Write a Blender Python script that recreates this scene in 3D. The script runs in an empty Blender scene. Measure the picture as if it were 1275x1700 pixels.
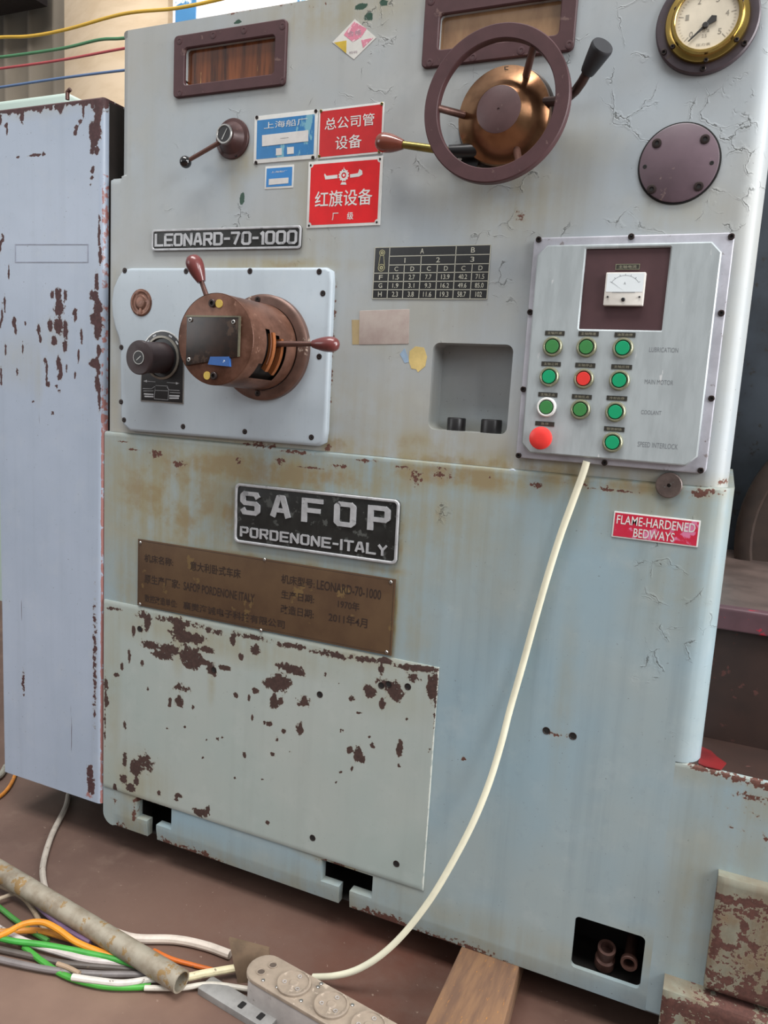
import bpy, bmesh, math, random
import numpy as np
from mathutils import Vector, Matrix, Quaternion

# ------------------------------------------------------------------ camera, world, lights
SC = bpy.context.scene
COL = SC.collection
CAMH = 1.012                       # camera height above the floor
DIST = 1.2                         # camera distance from the lathe's front face (plane y = 0)
FPX = 1280.0
RC = np.array([[0.9128285679562217, 0.40422091542781474, 0.05787449398217689],
               [0.1131465219448636, -0.11419898886770284, -0.9869936451230954],
               [-0.3923542660590988, 0.9075042933630086, -0.14998029014817976]])
cd = bpy.data.cameras.new('camera')
cam = bpy.data.objects.new('camera', cd)
COL.objects.link(cam)
cd.sensor_fit = 'VERTICAL'
cd.sensor_height = 36.0
cd.lens = 36.0 * FPX / 1700.0
cd.clip_start = 0.02
m3 = Matrix((RC[0].tolist(), (-RC[1]).tolist(), (-RC[2]).tolist())).transposed()
cam.matrix_world = Matrix.Translation((0, -DIST, CAMH)) @ m3.to_4x4()
SC.camera = cam
SC.view_settings.view_transform = 'Standard'
SC.view_settings.look = 'None'
SC.view_settings.gamma = 1.0
SC.view_settings.use_curve_mapping = False
SC.view_settings.exposure = -0.13

wd = bpy.data.worlds.new('workshop_daylight')
SC.world = wd
wd.use_nodes = True
_wn = wd.node_tree.nodes
_wl = wd.node_tree.links
_bg = _wn['Background']
_tc = _wn.new('ShaderNodeTexCoord')
_sp = _wn.new('ShaderNodeSeparateXYZ')
_wl.new(_tc.outputs['Generated'], _sp.inputs[0])
_rp = _wn.new('ShaderNodeValToRGB')
_mr = _wn.new('ShaderNodeMapRange')
_mr.inputs['From Min'].default_value = -1
_mr.inputs['From Max'].default_value = 1
_wl.new(_sp.outputs['Z'], _mr.inputs['Value'])
_wl.new(_mr.outputs[0], _rp.inputs[0])
_cr = _rp.color_ramp
_cr.elements[0].position = 0.0
_cr.elements[0].color = (0.10, 0.085, 0.075, 1)
_cr.elements[1].position = 1.0
_cr.elements[1].color = (0.72, 0.735, 0.75, 1)
_e = _cr.elements.new(0.48)
_e.color = (0.16, 0.15, 0.14, 1)
_e = _cr.elements.new(0.60)
_e.color = (0.56, 0.575, 0.59, 1)
_wl.new(_rp.outputs[0], _bg.inputs[0])
_bg.inputs[1].default_value = 0.85


def area(name, loc, target, size, power, color):
    l = bpy.data.lights.new(name, 'AREA')
    l.shape = 'RECTANGLE'
    l.size, l.size_y = size
    l.energy = power
    l.color = color
    o = bpy.data.objects.new(name, l)
    COL.objects.link(o)
    o.location = loc
    d = Vector(target) - Vector(loc)
    o.rotation_euler = d.to_track_quat('-Z', 'Y').to_euler()
    return o


area('roof_skylight', (-0.8, -2.7, 8.5), (-0.8, -1.6, 0.0), (6.0, 2.4), 820, (1.0, 0.985, 0.97))
area('right_edge_light', (3.0, -0.25, 1.7), (0, -0.05, 0.9), (0.9, 2.8), 170, (0.98, 0.99, 1.0))  # light added at the right for the highlight on the rounded edges
area('left_window_light', (-3.9, -2.7, 1.95), (-1.2, 0, 1.2), (1.7, 1.5), 27, (0.96, 0.98, 1.0))
area('side_window_light', (2.7, -1.9, 2.6), (-0.2, 0, 1.2), (1.0, 1.5), 58, (0.97, 0.985, 1.0))
area('far_wall_light', (-2.0, 1.8, 4.0), (-2.2, 3.6, 1.6), (1.5, 1.5), 60, (1.0, 0.93, 0.82))  # warm area light aimed at the back wall

# ------------------------------------------------------------------ geometry of the view (used only to take sizes off the photograph)
_ct = np.array([0, -DIST, CAMH])


def ray(px, py):
    return RC.T @ np.array([(px - 637.5) / FPX, (py - 850.0) / FPX, 1.0])


def F(px, py, Y=0.0):
    v = ray(px, py)
    t = (Y + DIST) / v[1]
    p = _ct + v * t
    return Vector((p[0], Y, p[2]))


def G(px, py, Z=0.0):
    v = ray(px, py)
    t = (Z - CAMH) / v[2]
    p = _ct + v * t
    return Vector((p[0], p[1], Z))


# ------------------------------------------------------------------ materials
def lin(h):
    h = h.lstrip('#')
    out = []
    for i in (0, 2, 4):
        c = int(h[i:i + 2], 16) / 255
        out.append(c / 12.92 if c <= 0.04045 else ((c + 0.055) / 1.055) ** 2.4)
    return (*out, 1)


class NT:
    def __init__(s, name):
        s.m = bpy.data.materials.new(name)
        s.m.use_nodes = True
        s.n = s.m.node_tree.nodes
        s.l = s.m.node_tree.links
        s.b = s.n['Principled BSDF']

    def new(s, t, **kw):
        n = s.n.new(t)
        for k, v in kw.items():
            setattr(n, k, v)
        return n

    def link(s, a, b):
        s.l.new(a, b)

    def val(s, x, sock):
        if isinstance(x, (int, float)):
            sock.default_value = x
        elif isinstance(x, tuple):
            sock.default_value = x
        else:
            s.link(x, sock)

    def math(s, op, a, b=0.0, clamp=False):
        n = s.new('ShaderNodeMath', operation=op, use_clamp=clamp)
        s.val(a, n.inputs[0])
        s.val(b, n.inputs[1])
        return n.outputs[0]

    def mix(s, f, a, b):
        n = s.new('ShaderNodeMix', data_type='RGBA')
        s.val(f, n.inputs[0])
        s.val(a, n.inputs[6])
        s.val(b, n.inputs[7])
        return n.outputs[2]

    def coord(s, scale=(1, 1, 1), rot=(0, 0, 0)):
        t = s.new('ShaderNodeTexCoord')
        mp = s.new('ShaderNodeMapping')
        mp.inputs['Scale'].default_value = scale
        mp.inputs['Rotation'].default_value = rot
        s.link(t.outputs['Object'], mp.inputs[0])
        return mp.outputs[0]

    def noise(s, scale, detail=4, rough=0.55, vec=None, dist=0.0):
        n = s.new('ShaderNodeTexNoise')
        n.inputs['Scale'].default_value = scale
        n.inputs['Detail'].default_value = detail
        n.inputs['Roughness'].default_value = rough
        n.inputs['Distortion'].default_value = dist
        s.link(vec if vec is not None else s.coord(), n.inputs['Vector'])
        return n.outputs[0]

    def step(s, x, lo, hi):
        n = s.new('ShaderNodeMapRange', interpolation_type='SMOOTHSTEP')
        s.val(x, n.inputs['Value'])
        n.inputs['From Min'].default_value = lo
        n.inputs['From Max'].default_value = hi
        return n.outputs[0]

    def attr(s, name):
        n = s.new('ShaderNodeAttribute', attribute_name=name)
        return n.outputs['Fac']

    def bump(s, h, strength=0.3, dist=0.002):
        n = s.new('ShaderNodeBump')
        n.inputs['Strength'].default_value = strength
        n.inputs['Distance'].default_value = dist
        s.link(h, n.inputs['Height'])
        s.link(n.outputs[0], s.b.inputs['Normal'])


_MC = {}


def mat(name, col, rough=0.5, metal=0.0, var=0.12, scale=30.0, col2=None, wear=None, wear_amt=0.0, wear_scale=40.0,
        bump=0.15, stretch=(1, 1, 1), coat=0.0, spec=0.5):
    """painted / metal / plastic surface: base colour with a little uneven tone, optional second colour worn or splashed over it"""
    if name in _MC:
        return _MC[name]
    t = NT(name)
    c = lin(col)
    v = t.coord(stretch)
    n1 = t.noise(scale, 5, 0.6, v)
    d = lin(col2) if col2 else tuple(x * (1 - 2.2 * var) for x in c[:3]) + (1,)
    out = t.mix(t.step(n1, 0.35, 0.7), c, d)
    r = rough
    if wear:
        w = t.step(t.noise(wear_scale, 7, 0.65, v), 0.66 - wear_amt, 0.70 - wear_amt)
        out = t.mix(w, out, lin(wear))
        r = t.math('ADD', t.math('MULTIPLY', w, 0.2), rough)
    t.link(out, t.b.inputs['Base Color'])
    t.val(r, t.b.inputs['Roughness'])
    t.b.inputs['Metallic'].default_value = metal
    t.b.inputs['Coat Weight'].default_value = coat
    t.b.inputs['Specular IOR Level'].default_value = spec
    if bump:
        t.bump(n1, bump, 0.0008)
    _MC[name] = t.m
    return t.m


def paint(name, ca, cb, patch='#1f3d30', rust='#3d2a24', stain='#8a7a52', rough=0.42, streak=0.5, scratches=0.0):
    """old enamel on cast iron: uneven tone, run marks, yellow-brown oil stains, flaked spots down to the brown primer, hairline cracks.
    rust / stain / crack / patch are attributes of the mesh that say where the wear (on the cover also a painted edge highlight) sits; noise gives it its edge."""
    t = NT(name)
    n_low = t.noise(3.5, 4, 0.55)
    n_str = t.noise(1.0, 4, 0.6, t.coord((38, 38, 1.6)))
    n_f = t.noise(170, 5, 0.6)
    n_c = t.noise(62, 5, 0.6)
    n_m = t.noise(22, 6, 0.6)
    base = t.mix(t.step(n_low, 0.3, 0.72), lin(ca), lin(cb))
    base = t.mix(t.math('MULTIPLY', t.step(n_str, 0.45, 0.8), 0.24 * streak), base, tuple(x * 0.5 for x in lin(ca)[:3]) + (1,))
    base = t.mix(t.math('MULTIPLY', t.step(n_m, 0.5, 0.8), 0.14), base, (0.55, 0.57, 0.55, 1))
    base = t.mix(t.math('MULTIPLY', t.step(n_c, 0.55, 0.75), 0.10), base, tuple(x * 0.5 for x in lin(ca)[:3]) + (1,))
    st = t.math('MULTIPLY', t.attr('stain'), t.step(t.math('ADD', t.math('MULTIPLY', n_m, 0.5), t.math('MULTIPLY', n_str, 0.5)), 0.24, 0.60), True)
    base = t.mix(t.math('MULTIPLY', st, 0.85), base, lin(stain))
    # deeper brown run-off in the middle of the stains
    st2 = t.step(t.math('ADD', t.attr('stain'), t.math('MULTIPLY', t.math('SUBTRACT', n_m, 0.5), 1.7)), 0.85, 1.25)
    base = t.mix(t.math('MULTIPLY', st2, 0.42), base, lin('#80684a'))
    # coloured patches (older coats; on the cover a painted edge highlight)
    pa = t.step(t.math('ADD', t.attr('patch'), t.math('MULTIPLY', t.math('SUBTRACT', n_c, 0.5), 0.9)), 0.46, 0.54)
    base = t.mix(pa, base, lin(patch))
    # cracks
    wv = t.new('ShaderNodeVectorMath', operation='ADD')
    nz = t.new('ShaderNodeTexNoise')
    nz.inputs['Scale'].default_value = 18
    nz.inputs['Detail'].default_value = 6
    t.link(t.coord(), nz.inputs['Vector'])
    sc = t.new('ShaderNodeVectorMath', operation='SCALE')
    sc.inputs['Scale'].default_value = 0.08
    t.link(nz.outputs['Color'], sc.inputs[0])
    t.link(t.coord(), wv.inputs[0])
    t.link(sc.outputs[0], wv.inputs[1])
    vo = t.new('ShaderNodeTexVoronoi', feature='DISTANCE_TO_EDGE')
    vo.inputs['Scale'].default_value = 17
    t.link(wv.outputs[0], vo.inputs['Vector'])
    cm = t.step(t.math('ADD', t.attr('crack'), t.math('MULTIPLY', t.math('SUBTRACT', t.noise(11, 4, 0.6), 0.5), 2.4)), 0.5, 0.66)
    cm = t.math('MULTIPLY', cm, t.step(t.noise(34, 3, 0.5), 0.42, 0.52))
    thin = t.math('MULTIPLY', t.math('SUBTRACT', 1.0, t.step(vo.outputs['Distance'], 0.004, 0.016)), cm)
    base = t.mix(t.math('MULTIPLY', thin, 0.7), base, (0.06, 0.065, 0.06, 1))
    lip = t.math('MULTIPLY', t.math('SUBTRACT', 1.0, t.step(vo.outputs['Distance'], 0.02, 0.07)), cm)
    # flaked spots
    nn = t.math('ADD', t.math('MULTIPLY', n_f, 0.45), t.math('MULTIPLY', n_c, 0.55))
    rv = t.math('ADD', t.attr('rust'), t.math('MULTIPLY', t.math('SUBTRACT', nn, 0.5), 2.6))
    rv = t.math('MULTIPLY', rv, t.step(t.attr('rust'), 0.0, 0.25))
    rm = t.step(rv, 0.49, 0.53)
    rcol = t.mix(t.step(n_f, 0.4, 0.65), lin(rust), tuple(x * 1.4 for x in lin(rust)[:3]) + (1,))
    halo = t.math('MULTIPLY', t.step(rv, 0.30, 0.5), 0.35)
    base = t.mix(halo, base, lin('#8d8470'))
    base = t.mix(rm, base, rcol)
    # specks of dirt
    base = t.mix(t.math('MULTIPLY', t.step(t.noise(240, 2, 0.5), 0.735, 0.76), 0.55), base, lin('#4a463e'))
    if scratches:
        ns = t.noise(1.0, 3, 0.5, t.coord((90, 90, 5), (0, 0.22, 0)))
        ns2 = t.noise(5, 2, 0.5)
        smk = t.math('MULTIPLY', t.step(ns, 0.71, 0.74), t.step(ns2, 0.5, 0.6))
        base = t.mix(t.math('MULTIPLY', smk, scratches), base, lin('#4a2f2e'))
    t.link(base, t.b.inputs['Base Color'])
    t.link(t.math('ADD', t.math('MULTIPLY', rm, 0.35), t.math('ADD', rough - 0.06, t.math('MULTIPLY', n_m, 0.16))), t.b.inputs['Roughness'])
    h = t.math('SUBTRACT', t.math('ADD', t.math('MULTIPLY', n_low, 2.0), t.math('ADD', t.math('MULTIPLY', n_str, 0.3), t.math('MULTIPLY', lip, 0.3))),
               t.math('ADD', t.math('MULTIPLY', rm, 0.6), t.math('MULTIPLY', thin, 0.8)))
    t.bump(h, 0.4, 0.0018)
    return t.m


M_UP = paint('grey_green_enamel_upper', '#9ea7ad', '#a1a3a1', patch='#274536', rust='#5a3a30', stain='#93875f')
M_LOW = paint('grey_green_enamel_lower', '#889ea8', '#939fa0', patch='#b5342f', rust='#4f3027', stain='#8c8058', streak=1.0)
M_COV = paint('cover_enamel', '#a2a9a4', '#99a5a1', patch='#bcc0b8', rust='#3a2823', stain='#8d8461')  # patch colour paints the highlight on the cover's edge
M_CAB = paint('cabinet_enamel', '#a5b0c0', '#9aa6b6', patch='#986964', rust='#41292a', stain='#9c9c90', rough=0.36, streak=0.7, scratches=0.8)
M_PLATE = paint('plate_enamel', '#adb8c0', '#a7b1b8', rust='#5a4038', stain='#8c8260')
M_RUSTP = paint('rusty_panel_enamel', '#8d9184', '#7f8577', rust='#4c2f28', stain='#6a5540')
M_YEL = mat('yellow_filler', '#d3ba78', 0.7)

M_MAROON = mat('maroon_paint', '#4d3335', 0.5, var=0.08, wear='#67504c', wear_amt=0.03, wear_scale=60, spec=0.35)
M_MAROON_D = mat('dark_maroon_panel', '#4a3033', 0.55, var=0.06)
M_COVERD = mat('worn_maroon_disc', '#64525a', 0.42, var=0.10, scale=14, wear='#84706c', wear_amt=0.05, wear_scale=20)
M_BRONZE = mat('oily_bronze_steel', '#a27a5a', 0.2, 0.92, var=0.18, scale=18, col2='#6d4a33')
M_BRONZE_F = mat('brown_flat_hub', '#5f4747', 0.42, 0.2, var=0.10, scale=22, wear='#74605c', wear_amt=0.04)
M_HOUS = mat('brown_oiled_housing', '#775445', 0.38, 0.45, var=0.14, scale=25, col2='#553729', wear='#805f4f', wear_amt=0.05, wear_scale=70)
M_HOUSD = mat('dark_brown_flange', '#6a5046', 0.4, 0.4, var=0.16, scale=30, wear='#a08d80', wear_amt=0.05, wear_scale=35)
M_COPPER = mat('copper_lever_arm', '#a8663c', 0.4, 0.6, var=0.1)
M_KNOB = mat('brick_red_knob', '#6b3432', 0.28, 0.0, var=0.10, coat=0.3)
M_KNOB2 = mat('chestnut_knob', '#7d4030', 0.22, 0.0, var=0.14, coat=0.5)
M_ROD = mat('brown_steel_rod', '#6d5048', 0.35, 0.6, var=0.12)
M_BRASSROD = mat('brassy_rod', '#8f8048', 0.3, 0.8, var=0.15)
M_BLACK = mat('black_plastic', '#1d1b1c', 0.35, var=0.1)
M_BALL = mat('black_gloss_ball', '#0d0c0d', 0.08, var=0.0, bump=0, coat=0.6)
M_GRIP = mat('black_rubber_grip', '#25262a', 0.55, var=0.1)
M_KBROWN = mat('dark_brown_bakelite', '#36292a', 0.4, var=0.1)
M_DARK = mat('dark_hole', '#100e0d', 0.8, var=0.0, bump=0)
M_BOLT = mat('dark_steel_bolt', '#3a302e', 0.4, 0.6, var=0.15)
M_STEEL = mat('bright_steel', '#a9a7a3', 0.3, 0.9, var=0.1)
M_SILVER = mat('cast_aluminium_letter', '#b3b4b6', 0.45, 0.25, var=0.1, scale=60, wear='#8b8c8e', wear_amt=0.05)
M_BRASS = mat('polished_brass', '#b89a58', 0.2, 0.95, var=0.2, scale=14, col2='#9d8445')
M_GFL = mat('dark_gauge_flange', '#4d4348', 0.42, 0.2, var=0.12, wear='#463a36', wear_amt=0.05)
M_INKD = mat('faded_dial_ink', '#8d877a', 0.6, var=0.0, bump=0)
M_DIAL = mat('cream_dial', '#d9cfba', 0.45, var=0.05, bump=0)
M_INK = mat('black_ink', '#262320', 0.6, var=0.0, bump=0)
M_INKG = mat('engraved_grey_ink', '#6f7478', 0.6, var=0.0, bump=0)
M_INKB = mat('brown_black_ink', '#2b1d16', 0.6, var=0.0, bump=0)
M_WHITE = mat('white_enamel', '#d4d4d0', 0.3, var=0.05, bump=0.05)
M_RED = mat('red_enamel', '#d4161c', 0.28, var=0.06, bump=0.03)
M_RED2 = mat('darker_red_enamel', '#bd2326', 0.32, var=0.06, bump=0.03)
M_BLUE = mat('blue_enamel_scraped', '#2f76ad', 0.35, var=0.08, scale=14, wear='#6fa3b3', wear_amt=0.10, wear_scale=16, stretch=(2.2, 1, 0.8))
M_BLUE2 = mat('blue_label', '#2f7cbc', 0.4, var=0.05)
M_PAPER = mat('white_paper', '#cfccc8', 0.7, var=0.06)
M_PINKP = mat('dirty_pink_tape', '#ab9f97', 0.65, var=0.06, scale=24, col2='#9d8d86', wear='#5f524b', wear_amt=-0.005, wear_scale=26)
M_TAN = mat('old_yellow_tape', '#a3906a', 0.6, var=0.1)
M_STICK = mat('sticker_white', '#cfcdc6', 0.5, var=0.05)
M_STICKP = mat('sticker_pink', '#cf7f92', 0.5, var=0.1, wear='#dcb9bf', wear_amt=0.12, wear_scale=90)
M_STICKY = mat('sticker_yellow', '#c9aa35', 0.5, var=0.1)
M_NPBLACK = mat('nameplate_black', '#20211f', 0.45, var=0.2, scale=40, wear='#454744', wear_amt=0.08, wear_scale=60)
M_BRPLATE = mat('tarnished_brass_plate', '#5f4a35', 0.45, 0.15, var=0.12, scale=9, col2='#503c2c', wear='#6a5434', wear_amt=0.06, wear_scale=18)
M_FLAME = mat('faded_crimson', '#b81f38', 0.4, var=0.05, scale=20, col2='#b82b45', wear='#c56f90', wear_amt=0.12, wear_scale=34)
M_TABLE = mat('speed_table_black', '#2c2d2e', 0.4, var=0.08)
M_TLINE = mat('speed_table_line', '#b3b2a4', 0.5, var=0.05, bump=0)
M_BOX = mat('control_box_grey', '#a9b1b3', 0.42, 0.12, var=0.07, scale=20, wear='#c3c6c6', wear_amt=0.0, wear_scale=30, stretch=(3.4, 1, 0.7))
M_BOXF = mat('control_box_flange_grey', '#b0b0b8', 0.42, 0.12, var=0.10, scale=24, wear='#7d7676', wear_amt=0.03, wear_scale=60)
M_GREEN = mat('emerald_button', '#129a68', 0.35, var=0.03, bump=0)
M_GREEN2 = mat('leaf_green_button', '#3c8245', 0.4, var=0.05, bump=0)
M_REDB = mat('red_button', '#e03a34', 0.35, var=0.03, bump=0)
M_BEZEL = mat('button_bezel_brassy', '#aaa98e', 0.32, 0.7, var=0.15)
M_BEZELW = mat('button_bezel_white', '#dcdcd8', 0.35, 0.0, var=0.03)
M_LBL = mat('button_label_black', '#302e28', 0.45, var=0.05, bump=0)
M_METER = mat('meter_case_white', '#d8d4cc', 0.3, var=0.04)
M_METERF = mat('meter_face', '#dfe6e8', 0.3, var=0.02, bump=0)
M_GLASSB = mat('oily_brown_window', '#7d4522', 0.16, 0.0, var=0.3, scale=1.0, col2='#35190d', stretch=(60, 60, 5), coat=0.6, wear='#a2763c', wear_amt=0.0, wear_scale=1.6)
M_GLASST = mat('tan_oily_window', '#a5825f', 0.16, 0.0, var=0.2, scale=1.0, col2='#7a5a40', stretch=(14, 14, 6), coat=0.6)
M_SELWIN = mat('grimy_selector_window', '#2e1e16', 0.3, 0.0, var=0.3, scale=40, col2='#17100c', wear='#3d2c20', wear_amt=0.08, wear_scale=26)
M_BLUETAG = mat('blue_tape', '#2c5a9a', 0.4, var=0.06, wear='#d8dde0', wear_amt=-0.03, wear_scale=90)
M_YDOT = mat('yellow_mark', '#c2a64d', 0.6, var=0.05)
M_WOOD = mat('dusty_plank_wood', '#78593f', 0.75, var=0.2, scale=1.0, col2='#5e4535', stretch=(60, 8, 40), wear='#b0742f', wear_amt=0.02, wear_scale=6)
M_PIPE = mat('rusty_grey_pipe', '#9a9282', 0.5, 0.2, var=0.15, scale=30, col2='#7d705e', wear='#8c7149', wear_amt=0.10, wear_scale=40)
M_STRIP = mat('grey_socket_strip', '#a9a39f', 0.6, var=0.1, scale=22, wear='#7a746c', wear_amt=0.05)
M_STRIPT = mat('dusty_socket_top', '#958676', 0.65, var=0.12, scale=30, wear='#ab9c8c', wear_amt=0.06)
M_BEDB = mat('dark_blue_grey_iron', '#333a42', 0.5, var=0.2, scale=10, wear='#22211f', wear_amt=0.06)
M_BEDR = mat('brown_red_bed', '#332019', 0.6, var=0.15, scale=12, wear='#4d2b25', wear_amt=0.04)
M_BEDT = mat('oily_bedway', '#70605a', 0.4, 0.2, var=0.2, scale=12)
M_BEDRED = mat('purple_red_rail', '#5d4248', 0.5, var=0.1, wear='#b02038', wear_amt=0.06, wear_scale=18)
M_REDP = mat('red_lead_paint', '#74181a', 0.5, var=0.15)


def cable_mat(name, col):
    return mat(name, col, 0.5, 0.0, var=0.10, scale=40, wear='#6b5d4e', wear_amt=0.02, wear_scale=70, bump=0.05)


# ------------------------------------------------------------------ mesh building
W = {}          # world origin of every object


class Fr:
    """a flat frame: origin, two in-plane axes, outward normal"""
    def __init__(s, o, u=(1, 0, 0), v=(0, 0, 1)):
        s.o = Vector(o)
        s.u = Vector(u).normalized()
        s.v = Vector(v).normalized()
        s.n = s.u.cross(s.v)

    def p(s, a, b, h=0.0):
        return s.o + s.u * a + s.v * b + s.n * h

    def loc(s, px, py, h=0.0):
        q = F(px, py, s.o.y - h) - s.o
        return (q.dot(s.u), q.dot(s.v))

    def off(s, h):
        return Fr(s.o + s.n * h, s.u, s.v)


def fr_axis(o, n, up=(0, 0, 1)):
    n = Vector(n).normalized()
    up = Vector(up)
    if abs(n.dot(up)) > 0.95:
        up = Vector((1, 0, 0))
    u = up.cross(n).normalized()
    v = n.cross(u)
    return Fr(o, u, v)


def quad_frame(q, Y=0.0):
    """upright rectangle nearest to four photographed corners TL TR BR BL -> frame at its centre, width, height"""
    a, b, c, d = [F(x, y, Y) for x, y in q]
    w = ((b - a).length + (c - d).length) / 2
    h = ((d - a).length + (c - b).length) / 2
    e = (b - a) + (c - d)
    ang = math.atan2(e.z, e.x)
    return Fr((a + b + c + d) / 4, (math.cos(ang), 0, math.sin(ang)), (-math.sin(ang), 0, math.cos(ang))), w, h


def rrect(w, h, r=0.0, n=5, cx=0.0, cy=0.0):
    if r <= 0:
        return [(cx - w / 2, cy - h / 2), (cx + w / 2, cy - h / 2), (cx + w / 2, cy + h / 2), (cx - w / 2, cy + h / 2)]
    pts = []
    for (sx, sy, a0) in ((1, -1, -90), (1, 1, 0), (-1, 1, 90), (-1, -1, 180)):
        for k in range(n + 1):
            a = math.radians(a0 + 90 * k / n)
            pts.append((cx + sx * (w / 2 - r) + r * math.cos(a), cy + sy * (h / 2 - r) + r * math.sin(a)))
    return pts


def inset(pts, d):
    n = len(pts)
    out = []
    for i in range(n):
        x0, y0 = pts[i - 1]
        x1, y1 = pts[i]
        x2, y2 = pts[(i + 1) % n]
        e1 = Vector((x1 - x0, y1 - y0))
        e2 = Vector((x2 - x1, y2 - y1))
        if e1.length < 1e-9:
            e1 = e2
        if e2.length < 1e-9:
            e2 = e1
        n1 = Vector((-e1.y, e1.x)).normalized()
        n2 = Vector((-e2.y, e2.x)).normalized()
        b = (n1 + n2)
        b = b.normalized() if b.length > 1e-6 else n1
        k = d / max(0.35, b.dot(n1))
        out.append((x1 + b.x * k, y1 + b.y * k))
    return out


class MB:
    def __init__(s):
        s.v = []
        s.f = []
        s.m = []

    def add(s, vs, fs, mi=0):
        b = len(s.v)
        s.v.extend(Vector(x) for x in vs)
        for f in fs:
            s.f.append([b + i for i in f])
            s.m.append(mi)
        return s

    def loft(s, rings, mi=0, close=True, cap0=True, cap1=True):
        n = len(rings[0])
        vs = [p for r in rings for p in r]
        fs = []
        for k in range(len(rings) - 1):
            for i in range(n if close else n - 1):
                j = (i + 1) % n
                fs.append([k * n + i, k * n + j, (k + 1) * n + j, (k + 1) * n + i])
        if cap0:
            fs.append(list(range(n))[::-1])
        if cap1:
            fs.append([(len(rings) - 1) * n + i for i in range(n)])
        return s.add(vs, fs, mi)

    def prism(s, pts, fr, h0, h1, bev=0.0, mi=0, cap0=True):
        if bev > 0:
            rings = [[fr.p(a, b, h0) for a, b in pts]]
            for k in range(4):
                t = math.radians(90 * k / 3)
                ip = inset(pts, bev * (1 - math.cos(t)))
                rings.append([fr.p(a, b, h1 - bev + bev * math.sin(t)) for a, b in ip])
        else:
            rings = [[fr.p(a, b, h) for a, b in pts] for h in (h0, h1)]
        return s.loft(rings, mi, True, cap0, True)

    def ring(s, outer, inner, fr, h0, h1, bev=0.0, mi=0):
        """plate with an opening; outer and inner have the same number of points"""
        bo = inset(outer, bev)
        bi = inset(inner, -bev)
        seq = [(outer, h0), (outer, h1 - bev), (bo, h1), (bi, h1), (inner, h1 - bev), (inner, h0)]
        rings = [[fr.p(a, b, h) for a, b in q] for q, h in seq]
        rings.append(rings[0])
        return s.loft(rings, mi, True, False, False)

    def lathe(s, prof, fr, n=40, mi=0, cap0=True, cap1=True):
        rings = []
        prof = list(prof)
        if len(prof) > 2 and prof[-1][0] < 0.00011 and abs(prof[-1][1] - prof[-2][1]) < 0.00031:
            prof.pop()
            cap1 = True
        for r, h in prof:
            rings.append([fr.p(r * math.cos(2 * math.pi * k / n), r * math.sin(2 * math.pi * k / n), h) for k in range(n)])
        return s.loft(rings, mi, True, cap0 and prof[0][0] > 1e-6, cap1 and prof[-1][0] > 1e-6)

    def tube(s, pts, r, n=10, mi=0, caps=True):
        pts = [Vector(p) for p in pts]
        rr = r if isinstance(r, (list, tuple)) else [r] * len(pts)
        rings = []
        u = None
        for i, p in enumerate(pts):
            t = (pts[min(i + 1, len(pts) - 1)] - pts[max(i - 1, 0)]).normalized()
            if u is None:
                a = Vector((0, 0, 1)) if abs(t.z) < 0.9 else Vector((1, 0, 0))
                u = a.cross(t).normalized()
            else:
                u = (u - t * u.dot(t)).normalized()
            v = t.cross(u)
            rings.append([p + (u * math.cos(2 * math.pi * k / n) + v * math.sin(2 * math.pi * k / n)) * rr[i] for k in range(n)])
        return s.loft(rings, mi, True, caps, caps)

    def box(s, lo, hi, bev=0.0, mi=0):
        lo, hi = Vector(lo), Vector(hi)
        c = (lo + hi) / 2
        d = hi - lo
        fr = Fr((c.x, c.y, lo.z), (1, 0, 0), (0, 1, 0))
        return s.prism(rrect(d.x, d.y, bev, 3) if bev else rrect(d.x, d.y), fr, 0, d.z, bev, mi)

    def sphere(s, c, r, n=20, mi=0):
        fr = Fr(c, (1, 0, 0), (0, 1, 0))
        return s.lathe([(r * math.sin(math.pi * k / n) + (1e-7), -r * math.cos(math.pi * k / n)) for k in range(n + 1)], fr, n * 2, mi)

    def text(s, txt, fr, a0, b0, a1, b1, h, bold=0.0, mi=0, keep=False):
        vs, fs = text_mesh(txt, bold)
        w, hh = a1 - a0, b1 - b0
        s.add([fr.p(a0 + x * w, b0 + y * hh, h) for x, y in vs], fs, mi)
        return s

    def build(s, name, mats, parent=None, origin=None, angle=35, recalc=True, attrs=None):
        if not isinstance(mats, (list, tuple)):
            mats = [mats]
        xs = np.array([tuple(p) for p in s.v])
        if origin is None:
            if parent is not None:
                origin = W[parent.name]
            else:
                origin = Vector(((xs[:, 0].min() + xs[:, 0].max()) / 2, (xs[:, 1].min() + xs[:, 1].max()) / 2, xs[:, 2].min()))
        origin = Vector(origin)
        me = bpy.data.meshes.new(name)
        me.from_pydata([tuple(p) for p in (xs - np.array(origin))], [], s.f)
        for m in mats:
            me.materials.append(m)
        if len(mats) > 1:
            me.polygons.foreach_set('material_index', s.m)
        if recalc:
            bm = bmesh.new()
            bm.from_mesh(me)
            bmesh.ops.remove_doubles(bm, verts=bm.verts, dist=1e-6)
            bmesh.ops.recalc_face_normals(bm, faces=bm.faces)
            bm.to_mesh(me)
            bm.free()
        me.polygons.foreach_set('use_smooth', [len(p.vertices) <= 5 for p in me.polygons])
        me.set_sharp_from_angle(angle=math.radians(angle))
        me.update()
        return link(name, me, origin, parent)


def link(name, data, origin, parent=None):
    o = bpy.data.objects.new(name, data)
    COL.objects.link(o)
    origin = Vector(origin)
    W[o.name] = origin
    if parent is not None:
        o.parent = parent
        o.location = origin - W[parent.name]
    else:
        o.location = origin
    return o


def tag(o, label=None, cat=None, group=None, kind=None):
    if label:
        o['label'] = label
    if cat:
        o['category'] = cat
    if group:
        o['group'] = group
    if kind:
        o['kind'] = kind
    return o


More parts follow.
